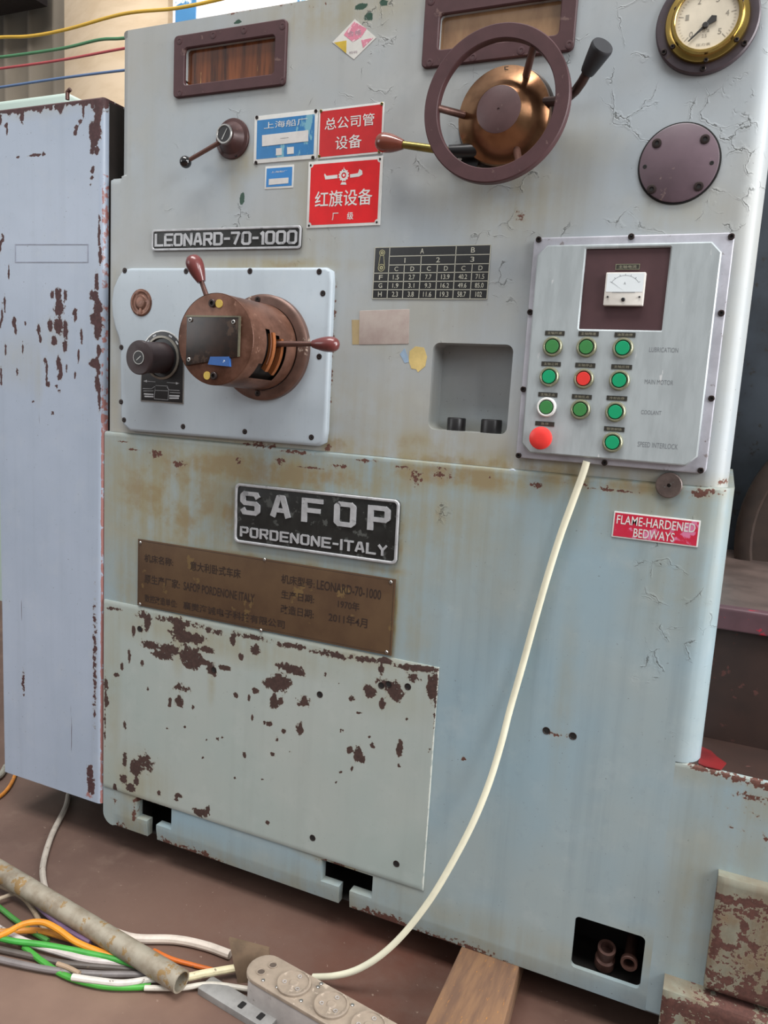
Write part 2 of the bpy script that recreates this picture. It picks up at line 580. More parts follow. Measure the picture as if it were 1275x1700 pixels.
def thing(name, label, cat, origin, group=None):
    return tag(link(name, None, origin), label, cat, group)


def copy_part(o, parent, origin):
    """copy of a part (and of its own pieces) set down at another place"""
    c = o.copy()
    COL.objects.link(c)
    W[c.name] = Vector(origin)
    c.parent = parent
    c.location = Vector(origin) - W[parent.name]
    for ch in list(o.children):
        copy_part(ch, c, Vector(origin) + (W[ch.name] - W[o.name]))
    return c


# --- lettering
_TC = {}
_tcv = bpy.data.curves.new('lettering_source', 'FONT')
_tob = bpy.data.objects.new('lettering_source', _tcv)
COL.objects.link(_tob)


def text_mesh(txt, bold=0.0):
    k = (txt, bold)
    if k not in _TC:
        _tcv.body = txt
        _tcv.offset = bold
        _tcv.resolution_u = 3
        dg = bpy.context.evaluated_depsgraph_get()
        dg.update()
        me = bpy.data.meshes.new_from_object(_tob.evaluated_get(dg))
        a = np.array([tuple(v.co)[:2] for v in me.vertices])
        lo, hi = a.min(0), a.max(0)
        a = (a - lo) / np.maximum(hi - lo, 1e-6)
        _TC[k] = (a.tolist(), [list(p.vertices) for p in me.polygons])
        bpy.data.meshes.remove(me)
    return _TC[k]


# square-shouldered capitals of the cast nameplates: strokes on a 4 x 6 field
GL = {
    'S': [[(4, 5), (3.5, 6), (0.5, 6), (0, 5.4), (0, 3.6), (0.6, 3), (3.4, 3), (4, 2.4), (4, 0.6), (3.4, 0), (0.5, 0), (0, 1)]],
    'A': [[(0, 0), (1.5, 6), (2.5, 6), (4, 0)], [(0.7, 1.9), (3.3, 1.9)]],
    'F': [[(0, 0), (0, 6), (4, 6)], [(0, 3), (3.4, 3)]],
    'O': [[(0.6, 0), (3.4, 0), (4, 0.6), (4, 5.4), (3.4, 6), (0.6, 6), (0, 5.4), (0, 0.6), (0.6, 0)]],
    'P': [[(0, 0), (0, 6), (3.4, 6), (4, 5.4), (4, 3.2), (3.4, 2.6), (0, 2.6)]],
    'R': [[(0, 0), (0, 6), (3.4, 6), (4, 5.4), (4, 3.4), (3.4, 2.8), (0, 2.8)], [(2.2, 2.8), (4, 0)]],
    'D': [[(0, 0), (0, 6), (3.2, 6), (4, 5.2), (4, 0.8), (3.2, 0), (0, 0)]],
    'E': [[(4, 6), (0, 6), (0, 0), (4, 0)], [(0, 3), (3.5, 3)]],
    'N': [[(0, 0), (0, 6), (4, 0), (4, 6)]],
    'I': [[(0, 0), (0, 6)]],
    'T': [[(0, 6), (4, 6)], [(2, 6), (2, 0)]],
    'L': [[(0, 6), (0, 0), (4, 0)]],
    'Y': [[(0, 6), (2, 3), (4, 6)], [(2, 3), (2, 0)]],
    '-': [[(0.3, 3), (2.2, 3)]],
    '7': [[(0, 6), (4, 6), (1.5, 0)]],
    '0': [[(0.8, 0), (3.2, 0), (4, 0.8), (4, 5.2), (3.2, 6), (0.8, 6), (0, 5.2), (0, 0.8), (0.8, 0)]],
    '1': [[(0, 5), (1.2, 6), (1.2, 0)]],
}
GW = {'I': 0.0, '-': 2.4, '1': 1.2}


def cast_text(mb, txt, fr, a0, b0, a1, b1, h0, h1, wt=1.2, gap=2.4, mi=0):
    """raised block capitals filling the rectangle a0..a1, b0..b1"""
    tot = sum(GW.get(c, 4.0) for c in txt) + gap * (len(txt) - 1) + wt
    sx = (a1 - a0) / tot
    sy = (b1 - b0) / (6 + wt)
    x = wt / 2
    for c in txt:
        for st in GL[c]:
            P = [Vector((a0 + (x + p[0]) * sx, b0 + (p[1] + wt / 2) * sy)) for p in st]
            ax_, az_ = wt / 2 * sx, wt / 2 * sy
            n_ = len(P)
            closed = (P[0] - P[-1]).length < 1e-9
            dirs = [(P[i + 1] - P[i]).normalized() for i in range(n_ - 1)]
            for i in range(n_ - 1):
                d = dirs[i]
                nn = Vector((-d.y, d.x)) * math.hypot(ax_ * d.y, az_ * d.x)
                along = math.hypot(ax_ * d.x, az_ * d.y)
                e0 = e1 = 0.0
                if (i == 0 and not closed) or (i > 0 and abs(dirs[i - 1].dot(d)) < 0.2):
                    e0 = along
                if (i == n_ - 2 and not closed) or (i < n_ - 2 and abs(dirs[i + 1].dot(d)) < 0.2):
                    e1 = along
                if abs(d.x) > 0.15 and abs(d.y) > 0.15:
                    e0 = e1 = along * 0.3
                a_, b_ = P[i] - d * e0, P[i + 1] + d * e1
                mb.prism([tuple(v) for v in (a_ - nn, b_ - nn, b_ + nn, a_ + nn)], fr, h0, h1 + random.random() * 3e-5, 0.0, mi)
                if i > 0 and 0.2 <= dirs[i - 1].dot(d) < 0.98:
                    q = [(P[i].x + ax_ * math.cos(k * math.pi / 6), P[i].y + az_ * math.sin(k * math.pi / 6)) for k in range(12)]
                    mb.prism(q, fr, h0, h1 + random.random() * 3e-5, 0.0, mi)
            if closed:
                q = [(P[0].x + ax_ * math.cos(k * math.pi / 6), P[0].y + az_ * math.sin(k * math.pi / 6)) for k in range(12)]
                mb.prism(q, fr, h0, h1, 0.0, mi)
        x += GW.get(c, 4.0) + gap


# --- wear maps: where paint has flaked, stained, cracked (positions taken off the photograph, on the part's own surface)
def blob_field(xz, blobs, soft=1.0):
    out = np.zeros(len(xz))
    for (px, py, rx, ry, s) in blobs:
        c = F(px, py)
        k = 0.00098 if px < 700 else 0.00092
        dx = (xz[:, 0] - c.x) / max(rx * k, 0.0022)
        dz = (xz[:, 1] - c.z) / max(ry * k, 0.0022)
        d = np.sqrt(dx * dx + dz * dz)
        out = np.maximum(out, s * np.clip(1.25 - d * 0.62 / soft, 0, 1))
    return out


def set_wear(o, **fields):
    me = o.data
    n = len(me.vertices)
    co = np.empty(n * 3)
    me.vertices.foreach_get('co', co)
    co = co.reshape(-1, 3) + np.array(W[o.name])
    xz = co[:, [0, 2]]
    for k, v in fields.items():
        a = me.attributes.new(k, 'FLOAT', 'POINT')
        val = v(xz) if callable(v) else blob_field(xz, v)
        a.data.foreach_set('value', val.astype(np.float32))


def crop(ox, oy, sc, lst, s=1.0):
    return [(ox + a / sc, oy + b / sc, rx / sc, ry / sc, s) for a, b, rx, ry in lst]


def lines(lo, hi, extra, step, gaps=()):
    base = list(np.arange(lo, hi, step)) + [hi] + list(extra)
    ex = sorted(set([round(float(e), 6) for e in extra] + [round(lo, 6), round(hi, 6)]))
    out = list(ex)
    for b in base:
        if all(abs(b - e) > step * 0.45 for e in ex) and not any(g0 < b < g1 for g0, g1 in gaps):
            out.append(round(float(b), 6))
    return np.array(sorted(set(out)))


def sheet(mb, xs, zs, yf, removed, corners=(), mi=0):
    """a casting's front skin on a fine grid. removed(xc, zc) -> None or (depth, back wall?) for an opening or the outside;
    corners: (x0, z0, x1, z1, pivot_x, pivot_z, keep) cells whose corner is a quarter circle"""
    nx, nz = len(xs), len(zs)
    idx = {}

    def vid(p):
        k = (round(p[0], 6), round(p[1], 6), round(p[2], 6))
        if k not in idx:
            idx[k] = len(mb.v)
            mb.v.append(Vector(p))
        return idx[k]

    def face(ps):
        ids = []
        for p in ps:
            i = vid(p)
            if i not in ids:
                ids.append(i)
        if len(ids) > 2:
            mb.f.append(ids)
            mb.m.append(mi)

    cc = {}
    for c in corners:
        i = int(np.argmin(abs(xs - min(c[0], c[2]))))
        j = int(np.argmin(abs(zs - min(c[1], c[3]))))
        cc[(i, j)] = c
    st = {}
    for i in range(nx - 1):
        for j in range(nz - 1):
            if (i, j) in cc:
                st[(i, j)] = 'c'
            else:
                st[(i, j)] = removed((xs[i] + xs[i + 1]) / 2, (zs[j] + zs[j + 1]) / 2)
    Y = {}

    def P(i, j):
        k = (i, j)
        if k not in Y:
            Y[k] = (xs[i], yf(xs[i], zs[j]), zs[j])
        return Y[k]

    for (i, j), s in st.items():
        if s is None:
            face([P(i, j), P(i + 1, j), P(i + 1, j + 1), P(i, j + 1)])
            for (a, b, pa, pb) in ((i - 1, j, (i, j + 1), (i, j)), (i + 1, j, (i + 1, j), (i + 1, j + 1)),
                                   (i, j - 1, (i, j), (i + 1, j)), (i, j + 1, (i + 1, j + 1), (i, j + 1))):
                r = st.get((a, b), OUT)
                if r is not None and r != 'c':
                    p, q = P(*pa), P(*pb)
                    face([p, (p[0], r[0], p[2]), (q[0], r[0], q[2]), q])
        elif s == 'c':
            x0, z0, x1, z1, pvx, pvz, keep, dep = cc[(i, j)]
            # arc around the pivot, between the two corners next to it
            r = abs(x1 - x0)
            ox = x1 if abs(pvx - x0) < 1e-6 else x0
            oz = z1 if abs(pvz - z0) < 1e-6 else z0
            arc = []
            for k in range(7):
                t = math.pi / 2 * k / 6
                x = pvx + (ox - pvx) * math.cos(t)
                z = pvz + (oz - pvz) * math.sin(t)
                arc.append((x, yf(x, z), z))
            if keep == 'in':      # outer corner of the body: the pivot side is solid
                face([(pvx, yf(pvx, pvz), pvz)] + arc)
            else:                  # corner of an opening: the far corner is solid
                face([(ox, yf(ox, oz), oz)] + arc[::-1])
            for p, q in zip(arc, arc[1:]):
                face([p, q, (q[0], dep, q[2]), (p[0], dep, p[2])])
        elif s[1]:
            d = s[0]
            face([(xs[i], d, zs[j]), (xs[i + 1], d, zs[j]), (xs[i + 1], d, zs[j + 1]), (xs[i], d, zs[j + 1])])
    # back wall behind rounded opening corners
    for (i, j), c in cc.items():
        if c[6] == 'out' and c[7] > 0.0165:
            d = c[7]
            face([(xs[i], d, zs[j]), (xs[i + 1], d, zs[j]), (xs[i + 1], d, zs[j + 1]), (xs[i], d, zs[j + 1])])


OUT = (0.45, False)


def hole_corners(x0, z0, x1, z1, r, dep):
    return [(x0, z0, x0 + r, z0 + r, x0 + r, z0 + r, 'out', dep), (x1 - r, z0, x1, z0 + r, x1 - r, z0 + r, 'out', dep),
            (x0, z1 - r, x0 + r, z1, x0 + r, z1 - r, 'out', dep), (x1 - r, z1 - r, x1, z1, x1 - r, z1 - r, 'out', dep)]


def rnd(d, r):
    return r - math.sqrt(max(0.0, r * r - (r - d) ** 2)) if d < r else 0.0


# ================================================================== THE LATHE
K = DIST / 1.3
XU, XM = F(203, 150).x, F(180, 500).x          # left edge of the upper block, of the block below the shoulder
XR = F(1240, 560).x                             # right edge, upper casting
XR2 = F(1186, 1040).x + 0.004                   # right edge of the lower casting
ZT = F(203, 52).z
ZS = F(199, 293).z
ZSEAM = (F(190, 716).z + F(1205, 812).z) / 2
ZB = F(600, 1512).z
ZBASE = F(1140, 1266).z
XL = F(175, 1100).x
YL = -0.005                                     # the lower casting stands a little proud of the upper one

lathe = thing('lathe', 'large grey-green lathe headstock with worn paint, maroon handwheel and bronze hub', 'lathe',
              ((XL + XR) / 2, 0.2, ZB))


def rect_px(q, Y=0.0):
    pts = [F(x, y, Y) for x, y in q]
    return (sum(p.x for p in (pts[0], pts[3])) / 2, sum(p.z for p in (pts[2], pts[3])) / 2,
            sum(p.x for p in (pts[1], pts[2])) / 2, sum(p.z for p in (pts[0], pts[1])) / 2)


SQ = rect_px([(721, 569), (856, 572), (838, 720), (708, 714)])
WIN1 = rect_px([(308.7, 81.7), (458.6, 61), (457.6, 130), (309.4, 138)])
WIN2 = rect_px([(732, 22), (933, 2.6), (929, 59), (728.6, 86)])
RSQ, RW, RTL = 0.012, 0.006, 0.012
DSQ, DW = 0.052, 0.02

# ---- upper casting
mb = MB()
rR = 0.032
arcx = [XR - rR * (1 - math.cos(math.radians(a))) for a in (15, 30, 45, 60, 75, 90)] + [XR - rR * (1 - math.cos(math.radians(7)))]
ex = [XU, XU + RTL, XM, XM + 0.004, XM + 0.008] + arcx
ez = [ZS, ZT - RTL, ZSEAM]
for (x0, z0, x1, z1), r in ((SQ, RSQ), (WIN1, RW), (WIN2, RW)):
    ex += [x0, x0 + r, x1 - r, x1]
    ez += [z0, z0 + r, z1 - r, z1]
gx_ = [(XU, XU + RTL)]
gz_ = [(ZT - RTL, ZT)]
for (x0, z0, x1, z1), r in ((SQ, RSQ), (WIN1, RW), (WIN2, RW)):
    gx_ += [(x0, x0 + r), (x1 - r, x1)]
    gz_ += [(z0, z0 + r), (z1 - r, z1)]
ex = [e for e in ex if not any(a + 1e-5 < e < b - 1e-5 for a, b in gx_)]
ez = [e for e in ez if not any(a + 1e-5 < e < b - 1e-5 for a, b in gz_)]
xs = lines(XM, XR, ex, 0.0042, gx_)
zs = lines(ZSEAM, ZT, ez, 0.0042, gz_)


def inr(x, z, q):
    return q[0] < x < q[2] and q[1] < z < q[3]


def rem_up(x, z):
    if x < XU and z > ZS:
        return OUT
    if inr(x, z, SQ):
        return (DSQ, True)
    if inr(x, z, WIN1) or inr(x, z, WIN2):
        return (DW, True)
    return None


def y_up(x, z):
    y = rnd(XR - x, rR)
    if z <= ZS:
        y = max(y, rnd(x - XM, 0.008), rnd(min(ZS - z, 0.02), 0.012) if x < XU else 0)
    else:
        y = max(y, rnd(x - XU, 0.006))
    return y


sheet(mb, xs, zs, y_up, rem_up, hole_corners(*SQ, RSQ, DSQ) + hole_corners(*WIN1, RW, DW) + hole_corners(*WIN2, RW, DW)
      + [(XU, ZT - RTL, XU + RTL, ZT, XU + RTL, ZT - RTL, 'in', 0.45)])
upper = mb.build('upper_casting', M_UP, lathe, recalc=False)
seam_chips = crop(170, 690, 1.7466, [(60, 75, 25, 4), (100, 98, 40, 4), (230, 140, 30, 10), (300, 102, 30, 5), (400, 130, 16, 18), (450, 85, 70, 9),
                  (560, 105, 70, 7), (650, 90, 9, 20), (690, 145, 35, 8), (600, 150, 60, 4), (760, 130, 40, 5), (880, 150, 30, 5), (920, 180, 22, 26),
                  (985, 175, 26, 14), (1000, 155, 40, 4), (1120, 180, 15, 7), (1255, 200, 18, 9), (160, 110, 26, 12), (520, 130, 26, 12), (1400, 195, 80, 4), (1480, 215, 60, 5),
                  (1640, 205, 40, 6), (1750, 220, 40, 10)], 0.62)
set_wear(upper,
         rust=seam_chips + [(400, 22, 30, 5, 0.62), (470, 12, 60, 4, 0.62), (545, 2, 60, 4, 0.7), (862, 362, 12, 10, 0.55), (545, 440, 4, 2, 0.5), (552, 600, 3, 130, 0.6),
                            (543, 738, 8, 8, 0.6), (1204, 800, 12, 6, 0.6)],
         patch=[(402, 332, 5, 11, 0.8), (395, 36, 9, 4, 0.75), (612, 28, 14, 9, 0.62), (598, 12, 18, 6, 0.68), (640, 4, 10, 7, 0.7)],
         stain=[(420, 760, 300, 35, 0.9), (800, 775, 260, 26, 1.1), (330, 770, 160, 40, 0.9), (560, 740, 40, 20, 1.1), (700, 740, 120, 30, 0.8), (640, 560, 60, 30, 0.4), (450, 440, 120, 12, 0.9), (400, 270, 30, 20, 0.7), (850, 310, 100, 40, 0.5), (480, 730, 60, 10, 1.0), (1010, 800, 200, 22, 0.7), (560, 690, 60, 80, 0.5), (640, 700, 70, 60, 0.45),
                (860, 330, 80, 50, 0.6), (480, 420, 120, 40, 0.4), (388, 280, 16, 40, 0.5), (560, 20, 120, 30, 0.7), (300, 110, 200, 60, 0.22), (230, 250, 60, 120, 0.22), (500, 330, 25, 90, 0.45),
                (1120, 350, 60, 30, 0.4), (950, 250, 60, 40, 0.35), (190, 600, 10, 200, 0.5), (720, 520, 140, 40, 0.3), (1190, 640, 30, 200, 0.2)],
         crack=[(1050, 150, 260, 260, 0.50), (580, 400, 40, 40, 0.62), (640, 60, 50, 90, 0.60), (790, 540, 40, 30, 0.5), (430, 330, 80, 30, 0.45), (700, 340, 60, 50, 0.4), (850, 20, 200, 60, 0.3), (1210, 330, 60, 120, 0.72), (760, 745, 60, 14, 0.55), (950, 200, 320, 300, 0.55), (600, 250, 400, 200, 0.36)])

# ---- lower casting
T1 = dict(s=rect_px([(227, 1325), (285, 1341), (284, 1378), (226, 1356)], YL), k=(F(243, 1375, YL).x, F(259, 1385, YL).x))
T2 = dict(s=rect_px([(536, 1429), (618.7, 1453), (617.6, 1490.7), (530, 1463)], YL), k=(F(561, 1490, YL).x, F(579, 1500, YL).x))
FT = rect_px([(956, 1519), (1072, 1558), (1062, 1641), (946, 1606)], YL)
RFT, DFT, DT = 0.008, 0.003, 0.014
RBL = 0.026
mb = MB()
rL = 0.034
arcx = [XR2 - rL * (1 - math.cos(math.radians(a))) for a in (7, 15, 30, 45, 60, 75, 90)]
ex = [XL, XL + RBL] + arcx
ez = [ZB, ZB + RBL, ZBASE, ZSEAM, ZSEAM - 0.003, ZSEAM - 0.006]
for t in (T1, T2):
    ex += [t['s'][0], t['s'][2], t['k'][0], t['k'][1]]
    ez += [t['s'][1], t['s'][3]]
ex += [FT[0], FT[0] + RFT, FT[2] - RFT, FT[2]]
ez += [FT[1], FT[1] + RFT, FT[3] - RFT, FT[3]]
gx_ = [(XL, XL + RBL), (FT[0], FT[0] + RFT), (FT[2] - RFT, FT[2])]
gz_ = [(ZB, ZB + RBL), (FT[1], FT[1] + RFT), (FT[3] - RFT, FT[3])]
ex = [e for e in ex if not any(a + 1e-5 < e < b - 1e-5 for a, b in gx_)]
ez = [e for e in ez if not any(a + 1e-5 < e < b - 1e-5 for a, b in gz_)]
xs = lines(XL, XR2, ex, 0.0045, gx_)
zs = lines(ZB, ZSEAM, ez, 0.0045, gz_)


def rem_low(x, z):
    if x > XR2 - rL and z < ZBASE:
        return OUT
    for t in (T1, T2):
        if inr(x, z, t['s']) or (t['k'][0] < x < t['k'][1] and z < t['s'][3]):
            return (DT, False)
    if inr(x, z, FT):
        return (DFT, False)
    return None


def y_low(x, z):
    y = 0.0
    if z >= ZBASE - 1e-6:
        y = rnd(XR2 - x, rL)
    y = max(y, rnd(ZSEAM - z, 0.006) , rnd(z - ZB, 0.004) if x > XL + RBL + 1e-5 else 0)
    return YL + y


sheet(mb, xs, zs, y_low, rem_low, hole_corners(*FT, RFT, DFT) + [(XL, ZB, XL + RBL, ZB + RBL, XL + RBL, ZB + RBL, 'in', 0.45)])
lower = mb.build('lower_casting', M_LOW, lathe, recalc=False)
low_wear = dict(
    rust=seam_chips + crop(160, 980, 2.125, [(70, 730, 12, 25), (40, 820, 8, 30), (130, 710, 20, 12)], 0.55)
    + [(630, 1522, 50, 6, 0.8), (330, 1420, 60, 6, 0.8), (440, 1466, 70, 5, 0.7), (280, 1403, 30, 7, 0.85), (545, 1505, 20, 7, 0.85), (760, 1570, 70, 5, 0.8), (860, 1610, 70, 5, 0.75), (960, 1650, 60, 4, 0.6), (1060, 1680, 50, 4, 0.6), (225, 1350, 6, 20, 0.7), (180, 1330, 5, 40, 0.62), (240, 1330, 25, 6, 0.75), (560, 1432, 30, 5, 0.7), (255, 1328, 35, 5, 0.6),
       (575, 1440, 50, 4, 0.5), (1000, 1530, 5, 3, 0.3), (850, 792, 5, 5, 0.4), (200, 1375, 14, 10, 0.6), (1010, 1640, 40, 4, 0.5), (930, 1218, 22, 5, 0.5), (1160, 820, 18, 7, 0.6), (772, 1258, 4, 4, 0.9)],
    patch=[],
    stain=[(290, 830, 170, 120, 1.0), (700, 860, 120, 80, 0.7), (430, 780, 320, 34, 1.15), (520, 950, 160, 24, 0.9), (380, 860, 18, 60, 1.1), (215, 960, 30, 100, 0.7), (760, 790, 200, 24, 1.1), (980, 800, 180, 16, 1.1), (1090, 830, 120, 60, 0.6), (1130, 960, 60, 70, 0.4), (690, 1030, 30, 120, 0.5), (657, 1020, 5, 70, 1.2), (440, 925, 230, 6, 0.9), (330, 1420, 150, 34, 0.62), (520, 1480, 150, 34, 0.55), (230, 1370, 60, 40, 0.7), (690, 1530, 80, 30, 0.4), (668, 885, 6, 60, 1.0), (388, 860, 6, 60, 1.1), (640, 945, 40, 8, 1.0), (640, 950, 40, 60, 0.6), (980, 790, 250, 25, 0.8),
           (240, 1315, 50, 30, 1.0), (565, 1425, 60, 16, 1.0), (300, 1400, 80, 14, 0.8), (560, 1505, 60, 14, 0.7), (800, 1570, 120, 16, 0.7), (1160, 1500, 22, 160, 0.6), (800, 1540, 200, 25, 0.4), (1100, 1590, 60, 30, 0.5), (938, 1150, 12, 120, 0.35), (660, 1460, 60, 40, 0.3), (820, 880, 60, 120, 0.35)],
    crack=[(1110, 1050, 60, 160, 0.62), (720, 880, 40, 60, 0.45)])
set_wear(lower, **low_wear)

# dark liner added behind the openings, painting the unlit hollow of the casting
M_HOLLOW = mat('unlit_hollow', '#1d1815', 0.8, var=0.15)
for (q0, q1, q2, q3), yd, opn in ((FT, DFT + YL + 0.004, False), (T1['s'], DT + YL + 0.004, True), (T2['s'], DT + YL + 0.004, True)):
    mb = MB()
    e_ = 0.015
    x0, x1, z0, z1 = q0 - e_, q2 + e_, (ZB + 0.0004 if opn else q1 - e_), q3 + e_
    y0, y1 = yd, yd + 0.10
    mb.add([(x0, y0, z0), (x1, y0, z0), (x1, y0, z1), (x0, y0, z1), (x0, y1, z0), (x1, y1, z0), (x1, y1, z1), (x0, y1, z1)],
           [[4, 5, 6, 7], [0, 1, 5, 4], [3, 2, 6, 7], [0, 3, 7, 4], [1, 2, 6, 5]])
    mb.build('cavity_liner', M_HOLLOW, lathe)

# ---- bed base running on to the right, with the bed behind it
mb = MB()
xa = XR2 - rL
xs = lines(xa, xa + 0.62, [xa + 0.616], 0.005)
zs = lines(ZB, ZBASE, [ZBASE - 0.002, ZBASE - 0.005], 0.005)
sheet(mb, xs, zs, lambda x, z: YL + max(rnd(ZBASE - z, 0.005), rnd(z - ZB, 0.004)), lambda x, z: None)
base = mb.build('bed_base', M_LOW, lathe, recalc=False)
set_wear(base, rust=[(1170, 1274, 25, 5, 0.62), (1215, 1288, 30, 6, 0.68), (1262, 1300, 30, 7, 0.72), (1248, 1322, 22, 7, 0.66), (1240, 1345, 26, 10, 0.45), (1235, 1375, 20, 6, 0.42), (1268, 1388, 20, 8, 0.42)],
         patch=[(1213, 1346, 3, 2, 0.7)], stain=[(1230, 1420, 80, 60, 0.4), (1200, 1290, 80, 20, 0.5), (1150, 1480, 30, 120, 0.5), (1250, 1330, 60, 40, 0.5)], crack=[])
XB0 = XR2 - rL
mb = MB()
mb.box((XB0 + 0.0, 0.001, ZBASE - 0.02), (XB0 + 0.62, 0.44, ZBASE + 0.0006))
mb.build('base_ledge', M_BEDR, lathe)
yb = 0.10
zr1 = F(1240, 1014, yb).z
zr0 = F(1240, 1052, yb).z
mb = MB()
mb.box((XR - 0.06, yb + 0.014, ZBASE), (XR + 0.58, 0.42, zr0 + 0.004), 0.003)
mb.build('bed_side', M_BEDR, lathe)
mb = MB()
mb.prism(rrect(0.62, zr1 - zr0, 0.006, 3), Fr((XR + 0.25, yb + 0.02, (zr0 + zr1) / 2)), 0, 0.02, 0.003)
mb.build('bed_rail', M_BEDRED, lathe)
mb = MB()
mb.box((XR - 0.06, yb + 0.012, zr1 - 0.02), (XR + 0.58, G(1240, 915, zr1).y + 0.05, zr1 - 0.0015), 0.003)
mb.build('bedway', M_BEDT, lathe)
# red lead showing on the bed beside the column foot
mb = MB()
q = [G(x, y, ZBASE + 0.0006) for x, y in ((1164, 1240), (1181, 1248), (1190, 1257), (1206, 1268), (1197, 1279), (1170, 1273), (1159, 1268))]
mb.prism([(p.x, p.y) for p in q][::-1], Fr((0, 0, ZBASE + 0.0006), (1, 0, 0), (0, 1, 0)), 0, 0.0012)
mb.build('red_paint_flake', M_REDP, lathe)
# spindle nose end: dark housing and the chuck guard curve
yk = G(1240, 915, zr1).y
mb = MB()
mb.box((F(1150, 800, yk).x, yk, zr1 - 0.001), (F(1420, 800, yk).x, yk + 0.25, ZT + 0.6), 0.01)
mb.build('spindle_housing', M_BEDB, lathe)
mb = MB()
fr = Fr((F(1500, 915, yk - 0.06).x, yk - 0.062, F(1500, 915, yk - 0.06).z), (1, 0, 0), (0, 0, 1))
rg = (F(1500, 915, yk - 0.06) - F(1238, 820, yk - 0.06)).length
mb.lathe([(rg, 0), (rg, 0.05), (rg - 0.012, 0.055), (rg - 0.03, 0.055), (rg - 0.035, 0.04), (0.02, 0.036)], fr, 64)
mb.build('chuck_guard', mat('brown_black_guard', '#33261f', 0.5, var=0.15), lathe)

# ---- access cover low on the front
XC1 = F(703, 1478, YL).x
zc1, zc0 = F(730, 1108, YL).z, F(703, 1478, YL).z
mb = MB()
xs = lines(XL + 0.003, XC1, [XC1 - 0.0012], 0.0045)
zs = lines(zc0, zc1, [], 0.0045)
sheet(mb, xs, zs, lambda x, z: YL - 0.003 + max(rnd(XC1 - x, 0.0012), rnd(zc1 - z, 0.0012), rnd(z - zc0, 0.0012)), lambda x, z: None)
for i in range(len(mb.v)):
    if mb.v[i].y > 0.3:
        mb.v[i].y = YL + 0.004
cover = mb.build('access_cover', M_COV, lathe, recalc=False)
CR = crop(160, 980, 2.125, [
    (200, 190, 40, 12), (270, 205, 50, 17), (340, 225, 42, 26), (400, 205, 28, 10), (490, 170, 9, 28), (570, 205, 15, 17), (520, 230, 9, 9), (415, 275, 18, 20),
    (460, 270, 22, 8), (690, 270, 42, 14), (720, 285, 22, 12), (640, 330, 42, 20), (635, 385, 14, 25), (570, 350, 12, 8), (547, 375, 5, 12), (660, 385, 8, 10),
    (500, 365, 7, 7), (300, 385, 16, 20), (268, 390, 6, 18), (350, 408, 5, 9), (970, 350, 20, 18), (1015, 395, 10, 16), (1060, 365, 24, 16), (910, 378, 11, 8),
    (1190, 330, 14, 46), (1160, 270, 46, 7), (1030, 245, 26, 9), (1010, 270, 10, 14), (725, 480, 12, 18), (668, 492, 8, 8), (620, 465, 8, 8), (600, 462, 8, 5), (557, 447, 3, 10),
    (645, 520, 4, 10), (630, 573, 9, 8), (530, 575, 6, 12), (928, 570, 14, 24), (945, 590, 10, 12), (1075, 550, 9, 22), (1183, 562, 4, 7), (1075, 612, 5, 5),
    (868, 634, 6, 4), (300, 718, 16, 7), (290, 732, 10, 5), (375, 778, 28, 13), (402, 765, 8, 14), (612, 813, 9, 6), (150, 620, 26, 30), (110, 590, 9, 28),
    (105, 660, 15, 15), (150, 670, 9, 17), (75, 700, 8, 24), (95, 730, 8, 13), (230, 710, 6, 10), (130, 690, 20, 15), (45, 330, 10, 18), (45, 385, 8, 18),
    (110, 470, 6, 16), (190, 345, 5, 7), (80, 295, 10, 8), (125, 230, 6, 22), (100, 265, 6, 12), (140, 140, 8, 16), (170, 250, 5, 13), (300, 125, 25, 26), (190, 110, 14, 28),
    (435, 520, 6, 5), (935, 428, 8, 4), (870, 490, 6, 3), (970, 512, 4, 4), (980, 540, 6, 9), (1100, 450, 4, 5), (860, 328, 4, 3), (815, 293, 5, 8), (910, 622, 3, 6), (400, 520, 3, 3), (455, 510, 3, 4),
    (260, 480, 3, 3), (320, 476, 4, 3), (330, 160, 60, 18), (240, 225, 40, 14), (340, 260, 30, 14), (370, 245, 60, 10), (660, 320, 30, 26), (900, 560, 8, 12), (385, 585, 3, 3), (497, 658, 3, 2), (595, 662, 3, 2), (693, 560, 5, 2), (850, 672, 3, 3)], 0.95)
CR = [(a, b, rx * 1.1 + 0.3, ry * 1.1 + 0.3, s_ * 1.1) for a, b, rx, ry, s_ in CR]
CR += crop(160, 980, 2.125, [(300, 108, 120, 14), (180, 85, 40, 18), (420, 140, 50, 12), (560, 163, 70, 11), (700, 193, 90, 11), (850, 224, 70, 13), (950, 238, 60, 11), (1100, 268, 80, 8), (90, 66, 50, 5), (40, 420, 6, 150), (1200, 400, 4, 120), (280, 150, 10, 40), (310, 160, 6, 50), (170, 140, 6, 30),
                             (310, 340, 40, 18), (1120, 300, 30, 20), (740, 390, 30, 20), (1040, 330, 50, 20), (180, 600, 40, 40), (60, 62, 30, 5)], 0.74)
set_wear(cover, rust=CR,
         stain=[(230, 1300, 60, 50, 0.6), (350, 1060, 200, 25, 0.6), (300, 1050, 12, 50, 0.9), (355, 1135, 6, 25, 0.8), (190, 1160, 16, 140, 0.5), (600, 1090, 100, 18, 0.5), (650, 1150, 50, 30, 0.35)],
         patch=lambda xz: np.where((xz[:, 0] > XC1 - 0.0015), 0.56, 0.0), crack=[])  # pale strip painted along the right edge as its highlight

